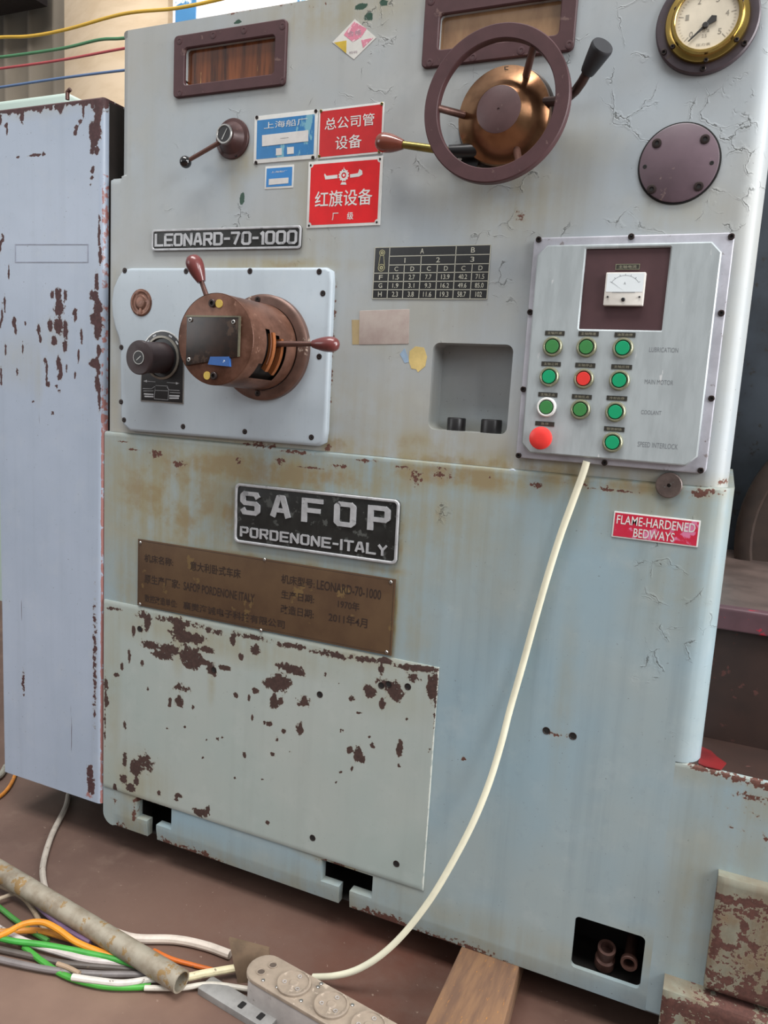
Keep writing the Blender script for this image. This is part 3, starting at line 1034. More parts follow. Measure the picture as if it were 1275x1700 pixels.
# ---- small holes and screws on the lower front
hole0 = None
for (px, py, r) in ((232, 1044, 4.5), (355, 1112, 5), (531, 1153, 5.5), (677, 1140, 6), (633, 1138, 4), (645, 1136, 4), (519, 1391, 4.5), (658, 1434, 5), (907, 1213, 5), (951, 1222, 5)):
    y = YL - 0.003 if px < 700 else YL
    c = F(px, py, y)
    if hole0 is None:
        mb = MB()
        mb.lathe([(0.0062, 0.0), (0.0060, 0.0006), (0.0050, 0.0007), (0.0044, 0.0002)], Fr(c), 20, 0, False, False)
        mb.lathe([(0.0046, 0.00025), (0.0001, 0.0001)], Fr(c), 20, 1, False, True)
        hole0 = mb.build('screw_hole', [M_BOLT, M_DARK], lathe, c)
    else:
        copy_part(hole0, lathe, c)

# ---- plugs in the square pocket
fl = F(754, 715, 0.025)
mb = MB()
pc = Vector((F(757, 700, 0.025).x, 0.028, SQ[1]))
mb.lathe([(0.0155, 0.0), (0.0155, 0.019), (0.0145, 0.021), (0.009, 0.021), (0.009, 0.012)], Fr(pc, (1, 0, 0), (0, 1, 0)), 28)
pl = mb.build('pocket_plug', M_BLACK, lathe, pc)
copy_part(pl, lathe, Vector((F(815, 705, 0.025).x, 0.028, SQ[1]))).scale = (1.12, 1.0, 1.05)

# ---- pipe ends in the foot pocket
pc = F(1003, 1600, 0.03)
pc.z = FT[1] - 0.002
mb = MB()
ax = Vector((0.06, -0.35, 1)).normalized()
fr = fr_axis(pc, ax, (0, 1, 0))
mb.lathe([(0.016, 0), (0.016, 0.018), (0.0125, 0.021), (0.0125, 0.036), (0.0145, 0.036), (0.0145, 0.044), (0.010, 0.044), (0.010, 0.03), (0.0001, 0.03)], fr, 24)
mb.build('pipe_end', mat('rust_brown_iron', '#5a3e36', 0.5, 0.4, var=0.2), lathe)
pc = F(1043, 1606, 0.0)
mb = MB()
mb.lathe([(0.010, -0.065), (0.010, -0.004), (0.0135, -0.004), (0.0135, 0.003), (0.0125, 0.004), (0.009, 0.004), (0.0085, -0.02), (0.0001, -0.02)], Fr((pc.x, 0.012, pc.z)), 24)
mb.build('pipe_end', mat('rust_brown_iron', '#5a3e36', 0.5, 0.4, var=0.2), lathe)

# ---- oil sight windows
bolt_mb0 = None


def socket_screw(parent, p, r, name='screw', m=None, depth=0.003, fr=None):
    key = (round(r, 5), (m or M_BOLT).name, round(depth, 5))
    if fr is None and key in _SS:
        return copy_part(_SS[key], parent, p)
    mb = MB()
    f = fr or Fr(p)
    mb.lathe([(r, -0.001), (r, depth * 0.75), (r * 0.85, depth), (r * 0.5, depth), (r * 0.45, depth * 0.35)], f, 18, 0, False, False)
    mb.lathe([(r * 0.46, depth * 0.36), (0.0001, depth * 0.3)], f, 6, 1, False, True)
    o = mb.build(name, [m or M_BOLT, M_MAROON_D if m is M_MAROON else M_DARK], parent, p)
    if fr is None:
        _SS[key] = o
    return o


_SS = {}


def sight_window(outer, opening, glass, screws):
    fr, w, h = quad_frame(outer)
    x0, z0, x1, z1 = opening
    o2 = Vector(((x0 + x1) / 2, 0, (z0 + z1) / 2))
    dx, dz = o2.x - fr.o.x, o2.z - fr.o.z
    fr = Fr((fr.o.x, 0, fr.o.z))
    root = None
    mb = MB()
    mb.ring(rrect(w, h, 0.008, 5), rrect(x1 - x0, z1 - z0, 0.006, 5, dx, dz), fr, -0.001, 0.006, 0.0016)
    root = mb.build('sight_window', M_MAROON, lathe, fr.o)
    mb = MB()
    mb.prism(rrect(x1 - x0 + 0.002, z1 - z0 + 0.002, 0.006, 4), Fr((o2.x, 0.008, o2.z)), 0, 0.002)
    mb.build('oil_window', glass, root)
    for (px, py) in screws:
        socket_screw(root, F(px, py, -0.006), 0.0058, 'frame_screw', M_MAROON, 0.0006)
    return root


sight_window([(290.6, 62), (478, 33), (476, 142), (291.6, 164.7)], WIN1, M_GLASSB, [(298, 68), (469, 43), (469, 134), (298, 154), (354, 58), (405, 50)])
sight_window([(707, -14), (962, -46), (955, 84), (703, 117)], WIN2, M_GLASST, [(713, 104), (945, 74), (785, 95), (865, 84), (716, 2)])

# ---- round blind cover
cc = F(1127, 272)
rc = (F(1194, 262) - F(1060, 281)).length / 2
mb = MB()
mb.lathe([(rc + 0.002, 0), (rc + 0.002, 0.0012), (rc - 0.0004, 0.0014), (rc - 0.0004, 0.0005)], Fr(cc), 64, 1, False, False)
mb.lathe([(rc - 0.0006, 0.0), (rc - 0.0006, 0.0042), (rc - 0.002, 0.005), (0.0001, 0.005)], Fr(cc), 64, 0, False, True)
rcov = mb.build('round_cover', [M_COVERD, M_DARK], lathe, cc)
for px, py in ((1090.4, 237.8), (1170.4, 231), (1160, 309.6), (1081.5, 314.3)):
    socket_screw(rcov, F(px, py, -0.005), 0.0064, 'cover_screw', M_BOLT, 0.0012)
for px, py in ((1070.5, 276.7), (1181.8, 270.4)):
    socket_screw(rcov, F(px, py, -0.005), 0.0028, 'jacking_hole', M_DARK, 0.0004)

# ---- pressure gauge
gc = F(1172, 38)
gl, gr_ = F(1088, 52), F(1262, 22)
RG = (gl - gr_).length / 2
gc = Vector(((gl.x + gr_.x) / 2, 0, (gl.z + gr_.z) / 2))
gc = F(1174, 40)
gc.y = 0
gf = Fr(gc)
mb = MB()
mb.lathe([(RG, -0.001), (RG, 0.006), (RG - 0.002, 0.008), (RG * 0.86, 0.0085), (RG * 0.84, 0.008)], gf, 72, 0, False, True)
gauge = mb.build('pressure_gauge', M_GFL, lathe, gc)
mb = MB()
ri = RG * 0.60
mb.lathe([(RG * 0.81, 0.007), (RG * 0.81, 0.012), (RG * 0.79, 0.0145), (RG * 0.72, 0.0155), (RG * 0.69, 0.0165), (RG * 0.67, 0.020), (RG * 0.655, 0.0215), (ri + 0.001, 0.0215), (ri, 0.0205), (ri, 0.0085)], gf, 72, 0, False, False)
mb.build('brass_bezel', M_BRASS, gauge)
mb = MB()
mb.lathe([(ri + 0.001, 0.0165), (0.0001, 0.0165)], gf, 64, 0, False, True)
dial = mb.build('gauge_dial', M_DIAL, gauge)
mb = MB()
for k in range(41):
    a = math.radians(225 - 270 * k / 40)
    l = 0.16 if k % 8 == 0 else 0.07
    d = Vector((math.cos(a), math.sin(a)))
    n_ = Vector((-d.y, d.x)) * (0.0004 if k % 8 == 0 else 0.0002)
    p, q = d * ri * 0.92, d * ri * (0.92 - l)
    mb.add([gf.p(*(p + n_), 0.0168), gf.p(*(q + n_), 0.0168), gf.p(*(q - n_), 0.0168), gf.p(*(p - n_), 0.0168)], [[0, 1, 2, 3]])
for k, s_ in enumerate('012345'):
    a = math.radians(225 - 270 * k / 5)
    x, y = math.cos(a) * ri * 0.64, math.sin(a) * ri * 0.64
    mb.text(s_, gf, x - 0.0022, y - 0.0035, x + 0.0022, y + 0.0035, 0.0168, 0.0)
mb.text('MPa', gf, -0.007, -0.017, 0.005, -0.012, 0.0168)
mb.text('2.5', gf, -0.004, -0.0235, 0.002, -0.0195, 0.0168)
mb.text('压力表', gf, -0.010, -0.034, 0.008, -0.0305, 0.0168)
mb.build('dial_marks', M_INKD, gauge)
mb = MB()
pv = gf.loc(1171, 42, 0.018)
tp = Vector(gf.loc(1142.6, 69, 0.018))
tl = Vector(gf.loc(1185.6, 30, 0.018))
pv = Vector(pv)
d = (tp - tl).normalized()
n_ = Vector((-d.y, d.x))
mb.prism([tuple(tp + n_ * 0.0007), tuple(tp - n_ * 0.0007), tuple(pv - n_ * 0.0016), tuple(tl - n_ * 0.005), tuple(tl - d * 0.004), tuple(tl + n_ * 0.005), tuple(pv + n_ * 0.0016)][::-1], gf, 0.0178, 0.0188)
mb.lathe([(0.004, 0.017), (0.004, 0.0195), (0.003, 0.0203), (0.0001, 0.0205)], Fr(gf.p(pv.x, pv.y)), 16)
mb.build('gauge_needle', M_INK, gauge)
for px, py in ((1123, 15), (1116.5, 77.5), (1223, 66), (1231, 2), (1172, 100)):
    socket_screw(gauge, F(px, py, -0.0155), 0.003, 'bezel_screw', M_BOLT, 0.0015)
for px, py in ((1102, 87), (1236, 72), (1167, 114)):
    socket_screw(gauge, F(px, py, -0.008), 0.004, 'flange_screw', M_BOLT, 0.002)

# ---- handwheel, its bronze hub, and the two shift levers behind it
HR = 0.066           # how far the rim's front stands off the face
a = F(701, 190, -HR)
b = F(938.5, 158, -HR)
c_ = F(806, 41.5, -HR)
d_ = F(838, 301, -HR)
wc = F(820.5, 172, -HR)
RR = ((a - wc).length + (b - wc).length + (c_ - wc).length + (d_ - wc).length) / 4
ax = Vector((wc.x, 0, wc.z))
wf = Fr(ax)
wheel = link('handwheel', None, ax, lathe)
mb = MB()
rw = 0.0205
mb.lathe([(RR - rw, HR - 0.001), (RR - rw, HR - 0.013), (RR - rw + 0.002, HR - 0.015), (RR - 0.002, HR - 0.015), (RR, HR - 0.013), (RR, HR - 0.0015), (RR - 0.0015, HR), (RR - rw + 0.001, HR), (RR - rw, HR - 0.001)], wf, 96, 0, False, False)
mb.build('rim', M_MAROON, wheel)
hc = F(834, 198, -0.010)
hub_off = Vector((hc.x - ax.x, hc.z - ax.z))
hb = F(758, 205, -0.008)
RH = ((F(910, 190, -0.012) - F(758, 207, -0.012)).length) / 2
RF = (F(857, 183, -0.044) - F(784, 190, -0.044)).length / 2
mb = MB()
mb.lathe([(RH * 0.93, 0.004), (RH, 0.006), (RH, 0.016), (RH * 0.985, 0.019), (RF + 0.0012, 0.043), (RF, 0.0436)], wf, 72, 0, True, False)
hub = mb.build('hub', M_BRONZE, wheel)
mb = MB()
mb.lathe([(RF + 0.0003, 0.0434), (RF - 0.001, 0.0442), (0.002, 0.0444), (0.0018, 0.041), (0.0001, 0.041)], wf, 56)
mb.build('hub_face', M_BRONZE_F, wheel)
fs = Fr(wf.p(0.002, RH * 0.86, 0.0235), (1, 0, 0), (0, -0.4, 0.9))
mb = MB()
mb.text('5', fs, -0.004, -0.004, 0.004, 0.005, 0.0022)
mb.build('stamped_digit', M_STEEL, wheel)
for ang in (177, 57, -63):
    t = math.radians(ang)
    d = Vector((math.cos(t), 0, math.sin(t)))
    p0 = ax + d * (RH * 0.80) + Vector((0, -0.022, 0))
    p1 = ax + d * (RR - rw + 0.003) + Vector((0, -(HR - 0.008), 0))
    mb = MB()
    mb.tube([p0, p0.lerp(p1, 0.5), p1], [0.0056, 0.0054, 0.0052], 16)
    mb.build('spoke', M_ROD, wheel)

# shift ring behind the hub, with its two levers
mb = MB()
mb.lathe([(RH * 1.06, -0.001), (RH * 1.06, 0.003), (RH * 1.03, 0.0045), (RH * 0.9, 0.005)], wf, 64, 0, False, True)
sring = mb.build('shift_ring', mat('greasy_dark_ring', '#35302d', 0.35, 0.3, var=0.2), lathe, ax)
mb = MB()
dp = F(764, 265, -0.006)
mb.prism(rrect(0.045, 0.03, 0.003, 3), Fr(dp + Vector((0.006, 0, -0.004)), (0.85, 0, -0.5), (0.5, 0, 0.85)), 0, 0.002, 0.0006)
mb.build('number_plate', M_BLACK, sring)
mb = MB()
fr = Fr(dp)
mb.text('4', fr, -0.004, -0.005, 0.004, 0.006, 0.0035, 0.02)
mb.build('number', M_WHITE, sring)


def egg(mb, p0, p1, r, mi=0, n=24):
    """lever knob: narrow neck at p0, fat rounded end at p1"""
    p0, p1 = Vector(p0), Vector(p1)
    L = (p1 - p0).length
    fr = fr_axis(p0, p1 - p0)
    pr = []
    for k in range(15):
        t = k / 14
        rr = r * (0.48 + 0.52 * math.sin(min(t / 0.66, 1) * math.pi / 2)) if t < 0.66 else r * math.sqrt(max(0, 1 - ((t - 0.66) / 0.34) ** 2))
        pr.append((max(rr, 0.0002), t * L))
    mb.lathe(pr, fr, n, mi)


lv = link('shift_lever', None, F(770, 256, -0.02), lathe)
mb = MB()
p0, p1, p2 = F(795, 250, -0.014), F(745, 251, -0.026), F(668, 240, -0.034)
mb.tube([p0, p1], [0.011, 0.009], 14, 1)
mb.tube([p1, p1.lerp(p2, 0.5), p2], [0.0062, 0.006, 0.0056], 14)
mb.build('lever_rod', [M_BRASSROD, M_BLACK], lv)
mb = MB()
egg(mb, p2 + (p1 - p2) * 0.02, F(623, 235, -0.037), 0.0148)
mb.build('lever_knob', M_KNOB2, lv)

lv = link('bent_lever', None, F(905, 170, -0.02), lathe)
mb = MB()
pp = [F(890, 170, -0.016), F(925, 168, -0.022), F(945, 160, -0.027), F(956, 150, -0.032), F(966, 136, -0.036), F(978, 115, -0.041)]
mb.tube(pp, 0.0068, 14)
mb.build('lever_rod', mat('dark_brown_rod', '#43302b', 0.35, 0.5, var=0.15), lv)
mb = MB()
g0, g1 = F(975, 120, -0.040), F(1001, 75, -0.066)
fr = fr_axis(g0, g1 - g0)
L = (g1 - g0).length
mb.lathe([(0.0095, 0), (0.0105, L * 0.08), (0.013, L * 0.45), (0.0158, L * 0.9), (0.0155, L * 0.96), (0.0148, L), (0.0001, L)], fr, 28)
mb.build('lever_grip', M_GRIP, lv)

# ---- small lever upper left
sc_ = F(387, 231)
sf = Fr(sc_)
rs = (F(387, 197) - F(387, 265)).length / 2
mb = MB()
mb.lathe([(rs, -0.001), (rs, 0.003), (rs * 0.97, 0.0045), (rs * 0.80, 0.006), (rs * 0.66, 0.012), (rs * 0.52, 0.019), (rs * 0.48, 0.0215), (rs * 0.30, 0.0225)], sf, 44, 0, False, True)
sl = mb.build('small_lever', mat('rusty_maroon_boss', '#4f3432', 0.38, 0.2, var=0.2, wear='#6a4636', wear_amt=0.05), lathe, sc_)
mb = MB()
hf = Fr(F(372.5, 222.5, -0.022))
mb.lathe([(rs * 0.49, -0.008), (rs * 0.49, 0.0005), (rs * 0.46, 0.0022), (rs * 0.40, 0.0022), (rs * 0.385, 0.001), (rs * 0.38, 0.001)], hf, 36, 0, False, False)
mb.lathe([(rs * 0.385, 0.0010), (0.0001, 0.001)], hf, 36, 1, False, True)
mb.prism([(-0.005, -0.0085), (-0.0028, -0.0095), (0.0068, 0.008), (0.0058, 0.0088)], hf, 0.001, 0.0017, 0, 0)
mb.build('lever_cap', [M_STEEL, M_BLACK], sl)
for px, py in ((387.8, 203.5), (407, 228), (392, 258)):
    socket_screw(sl, F(px, py, -0.004), 0.0028, 'boss_screw', M_DARK, 0.0012)
mb = MB()
p0, p1 = F(372, 232, -0.016), F(310, 268, -0.030)
mb.tube([p0, p1], [0.0040, 0.0036], 14)
mb.build('lever_rod', M_ROD, sl)
mb = MB()
mb.sphere(F(308, 269, -0.030), 0.0105, 16)
mb.build('ball_knob', M_BALL, sl)

# ---- speed selector on its own plate
PH = 0.012
pts_px = [(203, 705), (215, 716), (526, 741), (538, 735), (541, 715), (551, 470), (550, 449), (540, 443), (215, 444.5), (204, 447), (195, 459), (187, 477), (183.5, 500), (184.5, 522), (189, 543), (195, 560), (198, 572), (198, 590), (199, 690)]
pc = F(370, 590)
pf = Fr(pc)
mb = MB()
pts = [pf.loc(x, y, PH) for x, y in pts_px]
mb.prism(pts, pf, -0.001, PH, 0.006)
splate = mb.build('selector_plate', M_PLATE, lathe, pc, angle=60)
for px, py in ((207, 449), (309, 450), (415, 450), (530, 451), (536, 487), (530, 592), (517, 726), (406.5, 716.5), (304, 708), (206, 697), (201.5, 576.5), (201, 667)):
    socket_screw(splate, F(px, py, -PH), 0.0050, 'plate_screw', M_BOLT, 0.0008)

fc = F(440, 578, -PH)
ff = Fr(fc)
RFL = (F(440, 490, -PH) - F(440, 665.5, -PH)).length / 2
LEN = 0.112
cf0 = F(357, 563.5, -PH - LEN)
RCY = (F(357, 487, -PH - LEN) - F(357, 640, -PH - LEN)).length / 2
mb = MB()
mb.lathe([(RFL, -0.001), (RFL, 0.010), (RFL - 0.003, 0.013), (RFL * 0.93, 0.014), (RCY * 1.0, 0.0145)], ff, 72, 0, False, False)
sel = mb.build('speed_selector', M_HOUSD, lathe, fc)
# housing drum with slots: axis from the flange to the front face
axn = (cf0 - fc).normalized()
df = Fr(fc, (1, 0, 0), (0, 0, 1))
dx, dz = (cf0.x - fc.x) / LEN, (cf0.z - fc.z) / LEN


def drum(th, h, r=None):
    r = RCY if r is None else r
    return Vector((fc.x + dx * h + r * math.cos(th), fc.y - h, fc.z + dz * h + r * math.sin(th)))


def drum_hit(px, py):
    v = ray(px, py)
    best = None
    for k in range(400):
        t = 0.85 + 0.6 * k / 400
        p = _ct + v * t
        h = fc.y - p[1]
        q = math.hypot(p[0] - fc.x - dx * h, p[2] - fc.z - dz * h)
        if q < RCY and 0 < h < LEN:
            return math.atan2(p[2] - fc.z - dz * h, p[0] - fc.x - dx * h), h
    return None


HITS = [(431, 548), (434, 590), (445, 556), (448, 585), (420, 612), (455, 615), (461, 583), (461, 570)]
sa0, sh0 = drum_hit(434, 560) or (0.4, 0.07)
sa1, sh1 = drum_hit(452, 612) or (-0.4, 0.05)
NT_, NH_ = 120, 44
ths = [2 * math.pi * k / NT_ for k in range(NT_)]
hs = [0.012 + (LEN - 0.012) * k / NH_ for k in range(NH_ + 1)]
mb = MB()
grid = [[drum(t, h) for t in ths] for h in hs]
vs = [p for r in grid for p in r]
fs = []


def slot(t, h):
    t = (t + math.pi) % (2 * math.pi) - math.pi
    dg = math.degrees(t)
    hh = h / LEN
    if 0.66 < hh < 0.74 and -32 < dg < 18:
        return True
    if 0.48 < hh < 0.55 and -28 < dg < 12:
        return True
    if 0.36 < hh < 0.80 and -50 < dg < -27:
        return True
    if 0.34 < hh < 0.40 and -50 < dg < 4:
        return True
    return False


for k in range(NH_):
    for i in range(NT_):
        j = (i + 1) % NT_
        if not slot(ths[i] + math.pi / NT_, (hs[k] + hs[k + 1]) / 2):
            fs.append([k * NT_ + i, k * NT_ + j, (k + 1) * NT_ + j, (k + 1) * NT_ + i])
mb.add(vs, fs)
# front rim and face
rim_r = [[drum(t, LEN - 0.002 + 0.002 * q, RCY + o_) for t in ths] for q, o_ in ((0, 0.0005), (0.5, 0.0005), (1.0, -0.0012))]
mb.loft([grid[-1]] + rim_r, 0, True, False, True)
mb.build('drum_housing', M_HOUS, sel)
mb = MB()
mb.loft([[drum(t, h, RCY - 0.007) for t in ths[::3]] for h in (0.012, LEN - 0.006)], 0)
mb.build('inner_drum', mat('black_brown_inside', '#1a120e', 0.5, 0.2, var=0.2), sel)
for h0, h1, t0, t1 in ((0.58, 0.635, 14, -36), (0.42, 0.47, 8, -40)):
    mb = MB()
    rows = []
    for k in range(13):
        t = math.radians(t0 + (t1 - t0) * k / 12)
        rows.append([drum(t, h0 * LEN, RCY - 0.006), drum(t, h0 * LEN, RCY + 0.003), drum(t, h1 * LEN, RCY + 0.003), drum(t, h1 * LEN, RCY - 0.006)])
    mb.loft(rows)
    mb.build('lever_arm', M_COPPER, sel)
# front: window, blue tag, marks, screws
sfr = Fr(cf0)
mb = MB()
q = [sfr.loc(x, y, 0.004) for x, y in ((308, 607), (396, 592), (398, 525), (310, 524))]
mb.prism(q, sfr, -0.001, 0.004, 0.0008)
mb.build('selector_window', M_SELWIN, sel)
mb = MB()
q1 = [sfr.loc(x, y, 0.0045) for x, y in ((394.5, 592.5), (397.5, 592), (399.5, 525), (396.5, 525))]
mb.prism(q1, sfr, 0.003, 0.0052, 0.0)
q1 = [sfr.loc(x, y, 0.0045) for x, y in ((308, 526), (397, 527), (397.5, 524.5), (309, 523))]
mb.prism(q1, sfr, 0.003, 0.0048, 0.0)
mb.build('window_edge', mat('dull_glass_edge', '#75705c', 0.25, 0.3, var=0.2), sel)
for px, py in ((316.5, 531), (388, 534.5), (314, 597)):
    socket_screw(sel, F(px, py, cf0.y - 0.004), 0.0036, 'window_screw', M_STEEL, 0.0022)
mb = MB()
q = [sfr.loc(x, y, 0.0052) for x, y in ((345, 605), (381, 608.5), (380, 592), (349, 592))]
mb.prism(q, sfr, -0.0005, 0.0052)
mb.build('blue_tag', M_BLUETAG, sel)
for px, py in ((364, 504), (344, 623.5)):
    mb = MB()
    mb.lathe([(0.0068, 0), (0.0068, 0.0012), (0.0001, 0.0014)], Fr(F(px, py, cf0.y)), 20)
    mb.build('yellow_mark', M_YDOT, sel)
for px, py in ((353, 503.5), (355.5, 624)):
    socket_screw(sel, F(px, py, cf0.y), 0.0065, 'drum_screw', M_BOLT, 0.0034)
for px, py in ((428, 497.5), (428, 653)):
    socket_screw(sel, F(px, py, fc.y - 0.0138), 0.0055, 'flange_screw', M_BOLT, 0.0016)
# two levers with red-brown knobs
th_, h_ = drum_hit(461, 570) or (0.0, 0.05)
mb = MB()
yk1 = -0.070
p0 = drum(0.02, 0.058, RCY - 0.012)
p0 = F(455, 571, -0.066)
p1 = F(521, 571, -0.062)
mb.tube([p0, p0.lerp(p1, 0.3), p1], [0.0050, 0.0050, 0.0042], 14)
mb.build('lever_rod', M_ROD, sel)
mb = MB()
egg(mb, p1 + (p0 - p1) * 0.03, F(564, 572, -0.060), 0.0128)
mb.build('lever_knob', M_KNOB, sel)
mb = MB()
p0, p1 = F(346, 500, -0.085), F(334, 466, -0.088)
mb.tube([p0, p1], [0.0046, 0.0040], 14)
mb.build('lever_rod', M_ROD, sel)
mb = MB()
egg(mb, p1 + (p0 - p1) * 0.06, F(317, 423, -0.092), 0.0148)
mb.build('lever_knob', M_KNOB, sel)

# ---- feed knob with its dial plate
kc = F(271, 594, -PH)
kf = Fr(kc)
l0, b0 = kf.loc(234, 666, 0)
r0, b1 = kf.loc(305, 671, 0)
rad = (r0 - l0) / 2
cx = (l0 + r0) / 2
pts = [(l0, b1), (r0, b1)] + [(cx + rad * math.cos(math.radians(a)), rad * math.sin(math.radians(a)) + 0.0) for a in range(0, 181, 12)]
mb = MB()
mb.prism(pts, kf, -0.0005, 0.0012, 0.0003, 0)
mb.prism(inset(pts, 0.0022), kf, 0.0012, 0.0016, 0.0001, 1)
fk = mb.build('feed_knob', [M_STEEL, M_BLACK], lathe, kc)
mb = MB()
mb.lathe([(rad * 0.80, 0.0014), (rad * 0.80, 0.004), (rad * 0.72, 0.005), (rad * 0.70, 0.003)], Fr(kf.p(cx, 0)), 44, 0, False, False)
mb.build('knob_collar', mat('worn_alu_collar', '#8f8a80', 0.35, 0.6, var=0.2), fk)
kfc = F(230.5, 593.5, -PH - 0.05)
kr = (F(230.5, 565, -PH - 0.05) - F(230.5, 622.5, -PH - 0.05)).length / 2
mb = MB()
n = 48
c0 = kf.p(cx, 0)
rings = []
for (t, r) in ((0.02, kr * 0.92), (0.86, kr * 0.92), (0.87, kr * 0.94), (0.90, kr), (0.975, kr), (1.0, kr * 0.95)):
    c = c0.lerp(kfc, t)
    rings.append([c + Vector((r * math.cos(2 * math.pi * k / n), 0, r * math.sin(2 * math.pi * k / n))) for k in range(n)])
mb.loft(rings)
mb.build('knob_body', M_KBROWN, fk)
mb = MB()
cf_ = Fr(kfc)
mb.lathe([(kr * 0.40, -0.001), (kr * 0.40, 0.0012), (kr * 0.36, 0.0012), (kr * 0.355, 0.0006)], cf_, 36, 0, False, False)
mb.lathe([(kr * 0.36, 0.0007), (0.0001, 0.0007)], cf_, 36, 1, False, True)
mb.prism([(-0.005, -0.0042), (-0.0042, -0.0056), (0.0055, 0.0022), (0.0048, 0.0034)], cf_, 0.0006, 0.0012)
mb.build('knob_cap', [M_STEEL, M_BLACK], fk)
mb = MB()


def bar(x0, y0, x1, y1, w=0.7):
    a_, b_ = Vector(kf.loc(x0, y0)), Vector(kf.loc(x1, y1))
    d = (b_ - a_).normalized()
    nn = Vector((-d.y, d.x)) * w * 0.0005
    mb.add([kf.p(*(a_ - nn), 0.0018), kf.p(*(b_ - nn), 0.0018), kf.p(*(b_ + nn), 0.0018), kf.p(*(a_ + nn), 0.0018)], [[0, 1, 2, 3]])


for l in (((241, 632.5), (259, 634)), ((278, 635), (298, 636.5)), ((259, 640), (279, 641)), ((259, 640), (257, 662)), ((257, 662), (280, 664)), ((280, 664), (281, 646)), ((258, 648), (281, 649)),
          ((238, 645), (253, 645.5)), ((283, 647.5), (299, 648.5)), ((239, 649), (256, 649)), ((283, 651.5), (300, 652.5)), ((253, 645), (259, 641)), ((283, 648), (278, 643)), ((259, 640), (258, 648)), ((279, 641), (281, 648))):
    bar(l[0][0], l[0][1], l[1][0], l[1][1])
for l in (((240, 654), (256, 655)), ((282, 657), (299, 657.5)), ((241, 658), (256, 658.5)), ((282, 661), (298, 661))):
    bar(l[0][0], l[0][1], l[1][0], l[1][1], 2.6)
for (x, y, s_) in ((242, 632.7, 1), (296, 636.4, -1)):
    q = [kf.loc(x - 3 * s_, y), kf.loc(x + 3 * s_, y - 2), kf.loc(x + 3 * s_, y + 2)]
    mb.add([kf.p(a_, b_, 0.0018) for a_, b_ in q], [[0, 1, 2]])
for a_ in (40, 65, 115, 140):
    t = math.radians(a_)
    c = Vector((cx + rad * 0.87 * math.cos(t), rad * 0.87 * math.sin(t)))
    tn = Vector((-math.sin(t), math.cos(t)))
    nn = Vector((math.cos(t), math.sin(t)))
    mb.add([kf.p(*(c + tn * i * 0.004 + nn * j * 0.0016), 0.0018) for i, j in ((-1, -1), (1, -1), (1, 1), (-1, 1))], [[0, 1, 2, 3]])
mb.build('dial_marks', M_SILVER, fk)

# ---- copper badge on the plate
bc = F(234.5, 502.5, -PH)
rb = (F(234.5, 480, -PH) - F(234.5, 525.5, -PH)).length / 2
mb = MB()
bf = Fr(bc)
mb.lathe([(rb, -0.0005), (rb, 0.001), (rb * 0.93, 0.002), (rb * 0.8, 0.0022), (rb * 0.74, 0.0014), (rb * 0.55, 0.0016), (rb * 0.5, 0.0026), (rb * 0.3, 0.003), (0.0001, 0.0031)], bf, 40)
mb.prism([(-0.004, -rb * 0.9), (0.004, -rb * 0.9), (0.0025, -rb * 0.4), (-0.0025, -rb * 0.4)], bf, 0.0015, 0.0028, 0.0004)
mb.build('round_badge', mat('worn_copper_badge', '#7f5b4c', 0.35, 0.55, var=0.2, scale=60, wear='#96756a', wear_amt=0.1, wear_scale=90), lathe, bc)

# ---- plugs by the seam
pc = F(1111, 805, YL + 0.003)
mb = MB()
mb.lathe([(0.0185, 0.0), (0.0185, 0.0085), (0.0172, 0.010), (0.0028, 0.0102), (0.0025, 0.004), (0.0001, 0.004)], Fr(pc), 40, 0, False, True)
mb.build('round_plug', mat('grey_brown_plug', '#6d5f5a', 0.4, 0.4, var=0.2, wear='#7f8583', wear_amt=0.05), lathe, pc)
socket_screw(lathe, F(851, 786, 0.0), 0.0078, 'seam_screw', M_PLATE, 0.004)

# ---- bare patches of old coats on the upper face
for pts_px, m_, nm in (([(680, 583), (690, 575), (704, 577), (709, 592), (706, 608), (694, 618), (691, 613), (683, 612), (679, 600)], M_YEL, 'yellow_filler_patch'),
                       ([(664, 588), (672, 578), (677, 592), (679, 601), (672, 603)], mat('pale_blue_undercoat', '#93aac0', 0.5), 'pale_undercoat_patch')):
    f0 = Fr(F(690, 595))
    mb = MB()
    mb.prism([f0.loc(x, y) for x, y in pts_px][::-1], f0, -0.0005, 0.0004)
    mb.build(nm, m_, lathe)

